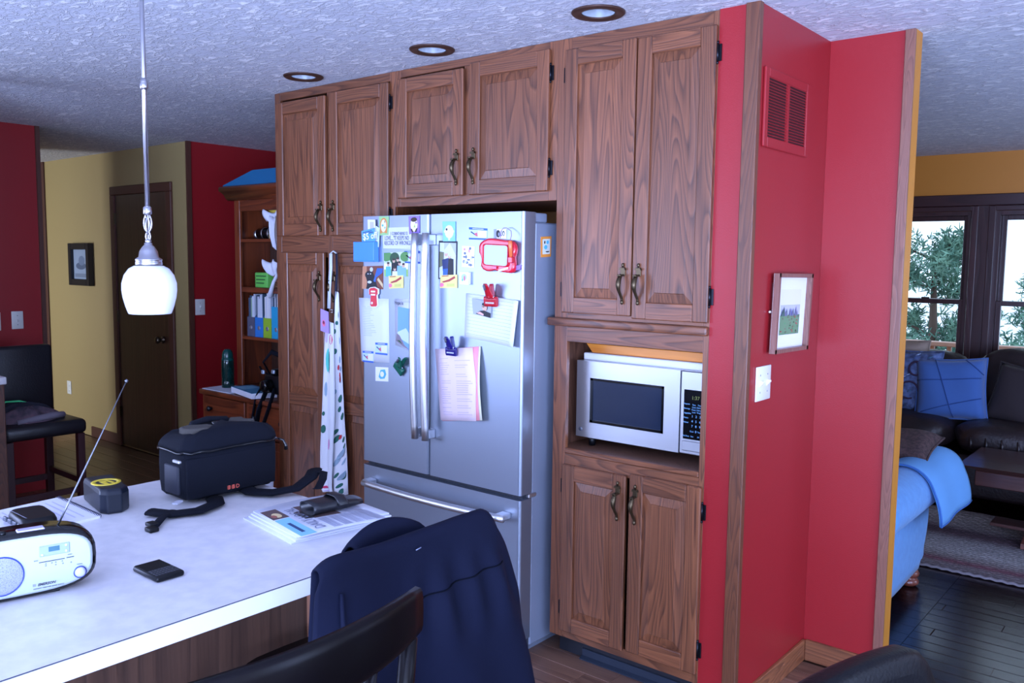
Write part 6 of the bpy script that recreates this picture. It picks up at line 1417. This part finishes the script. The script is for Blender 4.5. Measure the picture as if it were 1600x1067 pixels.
# coffee table
t = thing('coffee_table', 'dark wooden trestle coffee table on the rug', 'table', (-.5, 5.85, 0))
ct = wood('coffee_table_wood', (76, 46, 40), (50, 28, 27), 'X', .8, .16, 6, coat=.5)
mb = MB(); TX, TY0, TY1, TZ = -1.12, 5.43, 6.06, .45
mb.add([(TX, TY0, TZ), (.25, TY0, TZ), (.25, TY1, TZ), (TX, TY1, TZ), (TX+.10, TY0+.04, TZ-.028), (.2, TY0+.04, TZ-.028), (.2, TY1-.04, TZ-.028), (TX+.10, TY1-.04, TZ-.028)], [(0, 1, 2, 3), (7, 6, 5, 4), (0, 4, 5, 1), (1, 5, 6, 2), (2, 6, 7, 3), (3, 7, 4, 0)], False); mb.build('table_top', ct, t)
MB().box(TX+.085, .15, TY0+.035, TY1-.035, TZ-.115, TZ-.0285, .004).build('apron', ct, t)
for x_ in (-.72, -.02):
    MB().box(x_-.035, x_+.035, 5.56, 5.93, .080, TZ-.1155, .01).build('trestle_leg', ct, t)
    MB().prism([(5.44, 0.020), (5.60, .020), (5.64, .036), (5.86, .036), (5.90, .020), (6.05, .020), (6.05, .05), (5.93, .0795), (5.56, .0795), (5.44, .05)], 'X', x_-.06, x_+.06).build('trestle_foot', wood('trestle_foot_wood', (120, 70, 56), (84, 46, 40), 'Y', 1, .4, 6), t)
MB().box(-.95, .15, 5.50, 5.66, .105, .125, .004).build('lower_board', ct, t); MB().box(-.684, -.056, 5.72, 5.78, .15, .25, .006).build('stretcher', ct, t)
# braided rug: one braid after another along X
def rug_mat():
    m = bpy.data.materials.new('braided_wool'); m.use_nodes = True; nt = m.node_tree; b = nt.nodes['Principled BSDF']; N = nt.nodes.new; L = nt.links.new
    tc = N('ShaderNodeTexCoord'); sx = N('ShaderNodeSeparateXYZ'); L(tc.outputs['Object'], sx.inputs[0])
    mu = N('ShaderNodeMath'); mu.operation = 'MULTIPLY'; mu.inputs[1].default_value = 1/2.1; 
    sb = N('ShaderNodeMath'); sb.operation = 'SUBTRACT'; sb.inputs[1].default_value = 4.84; L(sx.outputs['Y'], sb.inputs[0]); L(sb.outputs[0], mu.inputs[0])
    rp = N('ShaderNodeValToRGB'); e = rp.color_ramp.elements; e[0].color = rgb((92, 82, 84)); e[1].color = rgb((150, 140, 136))
    for p, c in ((.04, (104, 92, 92)), (.07, (96, 52, 62)), (.10, (110, 98, 96)), (.16, (138, 134, 132)), (.26, (120, 116, 116)), (.32, (70, 52, 58)), (.36, (62, 46, 52)), (.42, (120, 112, 110)), (.52, (146, 140, 134)), (.62, (82, 66, 68)), (.72, (126, 118, 116)), (.85, (70, 50, 56))):
        x = e.new(p); x.color = rgb(c)
    L(mu.outputs[0], rp.inputs[0])
    n = N('ShaderNodeTexNoise'); n.inputs['Scale'].default_value = 70; L(tc.outputs['Object'], n.inputs['Vector'])
    mr = N('ShaderNodeMapRange'); mr.inputs[1].default_value = .3; mr.inputs[2].default_value = .7; mr.inputs[3].default_value = .55; mr.inputs[4].default_value = 1.35; L(n.outputs[0], mr.inputs[0])
    hv = N('ShaderNodeHueSaturation'); L(rp.outputs[0], hv.inputs['Color']); L(mr.outputs[0], hv.inputs['Value']); L(hv.outputs[0], b.inputs['Base Color']); b.inputs['Roughness'].default_value = .95
    return m
mb = MB(); rows = 38; wr_ = 1.2564/rows
for r_ in range(rows):
    y = 4.855+r_*wr_; inset = .25*max(0, 1-r_/8)**2
    pts = []; n = 74 if r_ < 34 else 40
    for i in range(n):
        x = -2.1+inset+(2.6-inset)*i/(n-1)
        pts.append((x, y+(.006 if r_ < 34 else 0)*math.sin(i*PI), .0065+(.0035 if i % 2 else 0)))
    mb.tube(pts, [wr_*.62 if (i+r_) % 2 else wr_*.50 for i in range(n)], 6, flat=(1, .36))
rug = mb.build('rug', rug_mat()); tag(rug, 'oval braided wool rug in grey and maroon bands under the coffee table', 'rug')
# scalloped front braid
mb = MB()
pts = []
for i in range(96):
    x = -1.95+2.4*i/95; pts.append((x, 4.838+.010*(1 if i % 2 else -1)*.5, .008+.004*(i % 2)))
mb.tube(pts, [.016 if i % 2 else .011 for i in range(96)], 6, flat=(1, .5)); mb.build('edge_braid', flatc('braid_grey', (120, 112, 116), .95), rug)
# blue armchair with its back to the partition
t = thing('armchair', 'blue slipcovered armchair with rolled arm and draped arm cover', 'armchair', (-1.5, 4.2, 0))
XA = -1.035
def body(u, v):
    """outer side of the arm: v up, u along Y"""
    y = 3.66+1.02*u; z = .085+.46*v
    x = XA-.030+.020*math.sin(v*PI)+.012*math.sin(u*5+v*2)*.5
    if u > .86: x -= .10*((u-.86)/.14)**2
    return (x-.012*(1-v), y, z)
mb = MB(); mb.grid(body, 20, 10)
mb.build('arm_side', slip, t, solid=.03, offset=-1)
MB().box(-1.95, XA-.06, 3.66, 4.62, .085, .42, .03, 3).build('seat_base', slip, t)
MB().box(-1.28, XA-.05, 3.66, 4.66, .09, .56, .04, 3).build('arm_core', slip, t)
mb = MB(); rings = []
for i in range(15):
    f = i/14; y = 3.64+1.06*f; r_ = .118*(1-.10*max(0, f-.85)/.15-.0*(1-f)); rings.append([(XA-.055+r_*1.05*math.cos(a), y, .545+r_*math.sin(a)) for a in [2*PI*j/24 for j in range(24)]])
stack(mb, rings); mb.build('rolled_arm', slip, t)
mb = MB(); rings = []
for i in range(15):
    f = i/14; y = 3.64+1.06*f; rings.append([(-1.92+.118*math.cos(a), y, .545+.118*math.sin(a)) for a in [2*PI*j/20 for j in range(20)]])
stack(mb, rings); mb.build('rolled_arm', slip, t); MB().box(-2.0, -1.85, 3.66, 4.66, .09, .5, .03, 2).build('arm_core', slip, t)
def cover(u, v):
    a = R(168)-v*R(195); r_ = .130+.004*math.sin(u*9)+.010*max(0, v-.75)*4
    y = 4.17+.60*u; d_ = max(0, u-.85)/.15*max(0, 1-v*1.4)
    x = XA-.055+r_*1.07*math.cos(a); z = .548+r_*math.sin(a)
    if v > .80: z -= (v-.80)*.34; x += (v-.80)*.22
    z -= .055*d_*d_; y -= .02*d_*(1-math.cos(a))*.5
    return (x, y, z)
mb = MB(); mb.grid(cover, 18, 26); mb.build('arm_cover', M('slip_cover_light', (96, 154, 206), .9, bump=(320, .2)), t, solid=.007, offset=1)
MB().tube([tuple(Vector(cover(.0, v/20))+Vector((.004, -.004, .0))) for v in range(21)], .0045, 6).tube([cover(u/12, 1.0) for u in range(13)], .004, 6).build('cover_hem', M('hem_blue', (50, 96, 160), .9), t)
cushion((-1.55, 3.86, .70), .40, .15, .30, .5, .006, R(-6)).build('back_cushion', slip, t)
cushion((-1.165, 3.98, .60), .075, .19, .105, .7, .01).build('back_roll', slip, t)
cushion((-1.56, 4.28, .48), .28, .36, .09, .4, .006).build('seat_cushion', slip, t)
for x_, y_ in ((XA-.085, 4.50), (XA-.085, 3.75), (-1.9, 4.50), (-1.9, 3.75)):
    MB().lathe([(.0, .0005), (.030, .0005), (.046, .012), (.050, .024), (.042, .038), (.030, .044), (.046, .052), (.050, .066), (.040, .0845), (.0, .0845)], (x_, y_, 0), 20).build('bun_foot', M('bun_foot_wood', (112, 58, 44), .3, coat=.3), t)
pillow('pillow', 'brown furry pillow resting on the blue armchair arm', (-1.235, 4.52, .695), .20, .17, .055, M('fur_brown', (86, 62, 60), .95, bump=(180, .8), var=(60, (54, 38, 38))), R(-78), R(0), R(0))

# ------------------------------------------------------------------ outdoors: deck, railing, junipers, snow
st(B(-8, 6, LY+.12, 9.6, -.22, -.12), 'deck', M('deck_wood', (150, 130, 120), .8), 'wooden deck outside the living room windows', 'deck')
st(B(-60, 60, 9.6, 90, -1.6, -1.4), 'ground', M('snowy_ground', (226, 230, 236), .9, var=(1.2, (206, 208, 210))), 'pale open ground outside the windows', 'ground')
t = thing('deck_railing', 'pale wooden deck railing outside the left window', 'railing', (-1.5, 9.35, -.12))
rl = M('railing_wood', (170, 140, 128), .7)
B(-4.0, .6, 9.30, 9.40, .79, .835, .006).build('top_rail', rl, t); B(-4.0, .6, 9.33, 9.37, .02, .06, .004).build('bottom_rail', rl, t)
for i in range(30): B(-3.95+i*.155, -3.91+i*.155, 9.33, 9.37, .06, .79, .003).build('baluster', rl, t)
for x_ in (-4.0, -.4): B(x_-.045, x_+.045, 9.40, 9.49, -.12, .92, .006).build('railing_post', rl, t)
def juniper(label, bx, by, zb, h, rad, n, seed):
    random.seed(seed)
    t = thing('juniper_tree', label, 'tree', (bx, by, zb), group='junipers beyond the deck')
    mb = MB(); mb.tube([(bx, by, zb), (bx+.05, by, zb+h*.5), (bx, by, zb+h*.95)], [.11, .07, .015], 8)
    br = []
    for i in range(34):
        f = random.uniform(.25, .95); a = random.uniform(0, 2*PI); l = rad*(1.15-f*.85)*random.uniform(.6, 1.05)
        p0 = Vector((bx, by, zb+h*f)); p1 = p0+Vector((math.cos(a)*l, math.sin(a)*l, l*random.uniform(.25, .7)))
        br.append((p0, p1)); mb.tube([tuple(p0), tuple((p0+p1)/2+Vector((0, 0, -.04))), tuple(p1)], [.022, .014, .006], 5)
    mb.build('trunk', M('juniper_bark', (84, 68, 62), .9), t)
    g1 = M('juniper_green', (118, 158, 138), .8, var=(5, (62, 104, 92)))
    mb = MB(); vs, fs = [], []
    for p0, p1 in br:
        for k_ in range(n):
            g = random.uniform(.35, 1.12); c = p0.lerp(p1, g)+Vector((random.gauss(0, .09), random.gauss(0, .09), random.gauss(0, .08)))
            for q in range(7):
                d_ = Vector((random.gauss(0, 1), random.gauss(0, 1), random.gauss(.5, 1))).normalized(); s_ = d_.cross(Vector((random.gauss(0, 1), random.gauss(0, 1), random.gauss(0, 1)))).normalized()
                l = random.uniform(.05, .11); w_ = .010; o = len(vs); b_ = c+d_*.01
                vs += [b_-s_*w_, b_+s_*w_, b_+d_*l+s_*w_*.6, b_+d_*l*1.15, b_+d_*l-s_*w_*.6]; fs.append((o, o+1, o+2, o+3, o+4))
    mb.add(vs, fs, False); mb.build('foliage', g1, t)['kind'] = 'stuff'
juniper('tall bushy juniper tree filling the left living room window', -2.90, 12.0, -1.4, 3.45, 1.25, 62, 4)
juniper('sparser juniper tree seen in the right living room window', -2.05, 15.2, -1.4, 3.1, .8, 24, 8)
juniper('dark juniper tree standing behind the left one', -4.9, 14.4, -1.4, 3.6, .9, 20, 15)

# ------------------------------------------------------------------ lettering becomes plain mesh
bpy.context.view_layer.update()
dg = bpy.context.evaluated_depsgraph_get()
for o in [o for o in bpy.data.objects if o.type == 'FONT']:
    me = bpy.data.meshes.new_from_object(o.evaluated_get(dg), depsgraph=dg)
    nm, par, mat = o.name, o.parent, o.matrix_local.copy()
    n = bpy.data.objects.new('lettering', me); COL.objects.link(n); n.parent = par; n.matrix_local = mat
    bpy.data.objects.remove(o)
    n.name = nm
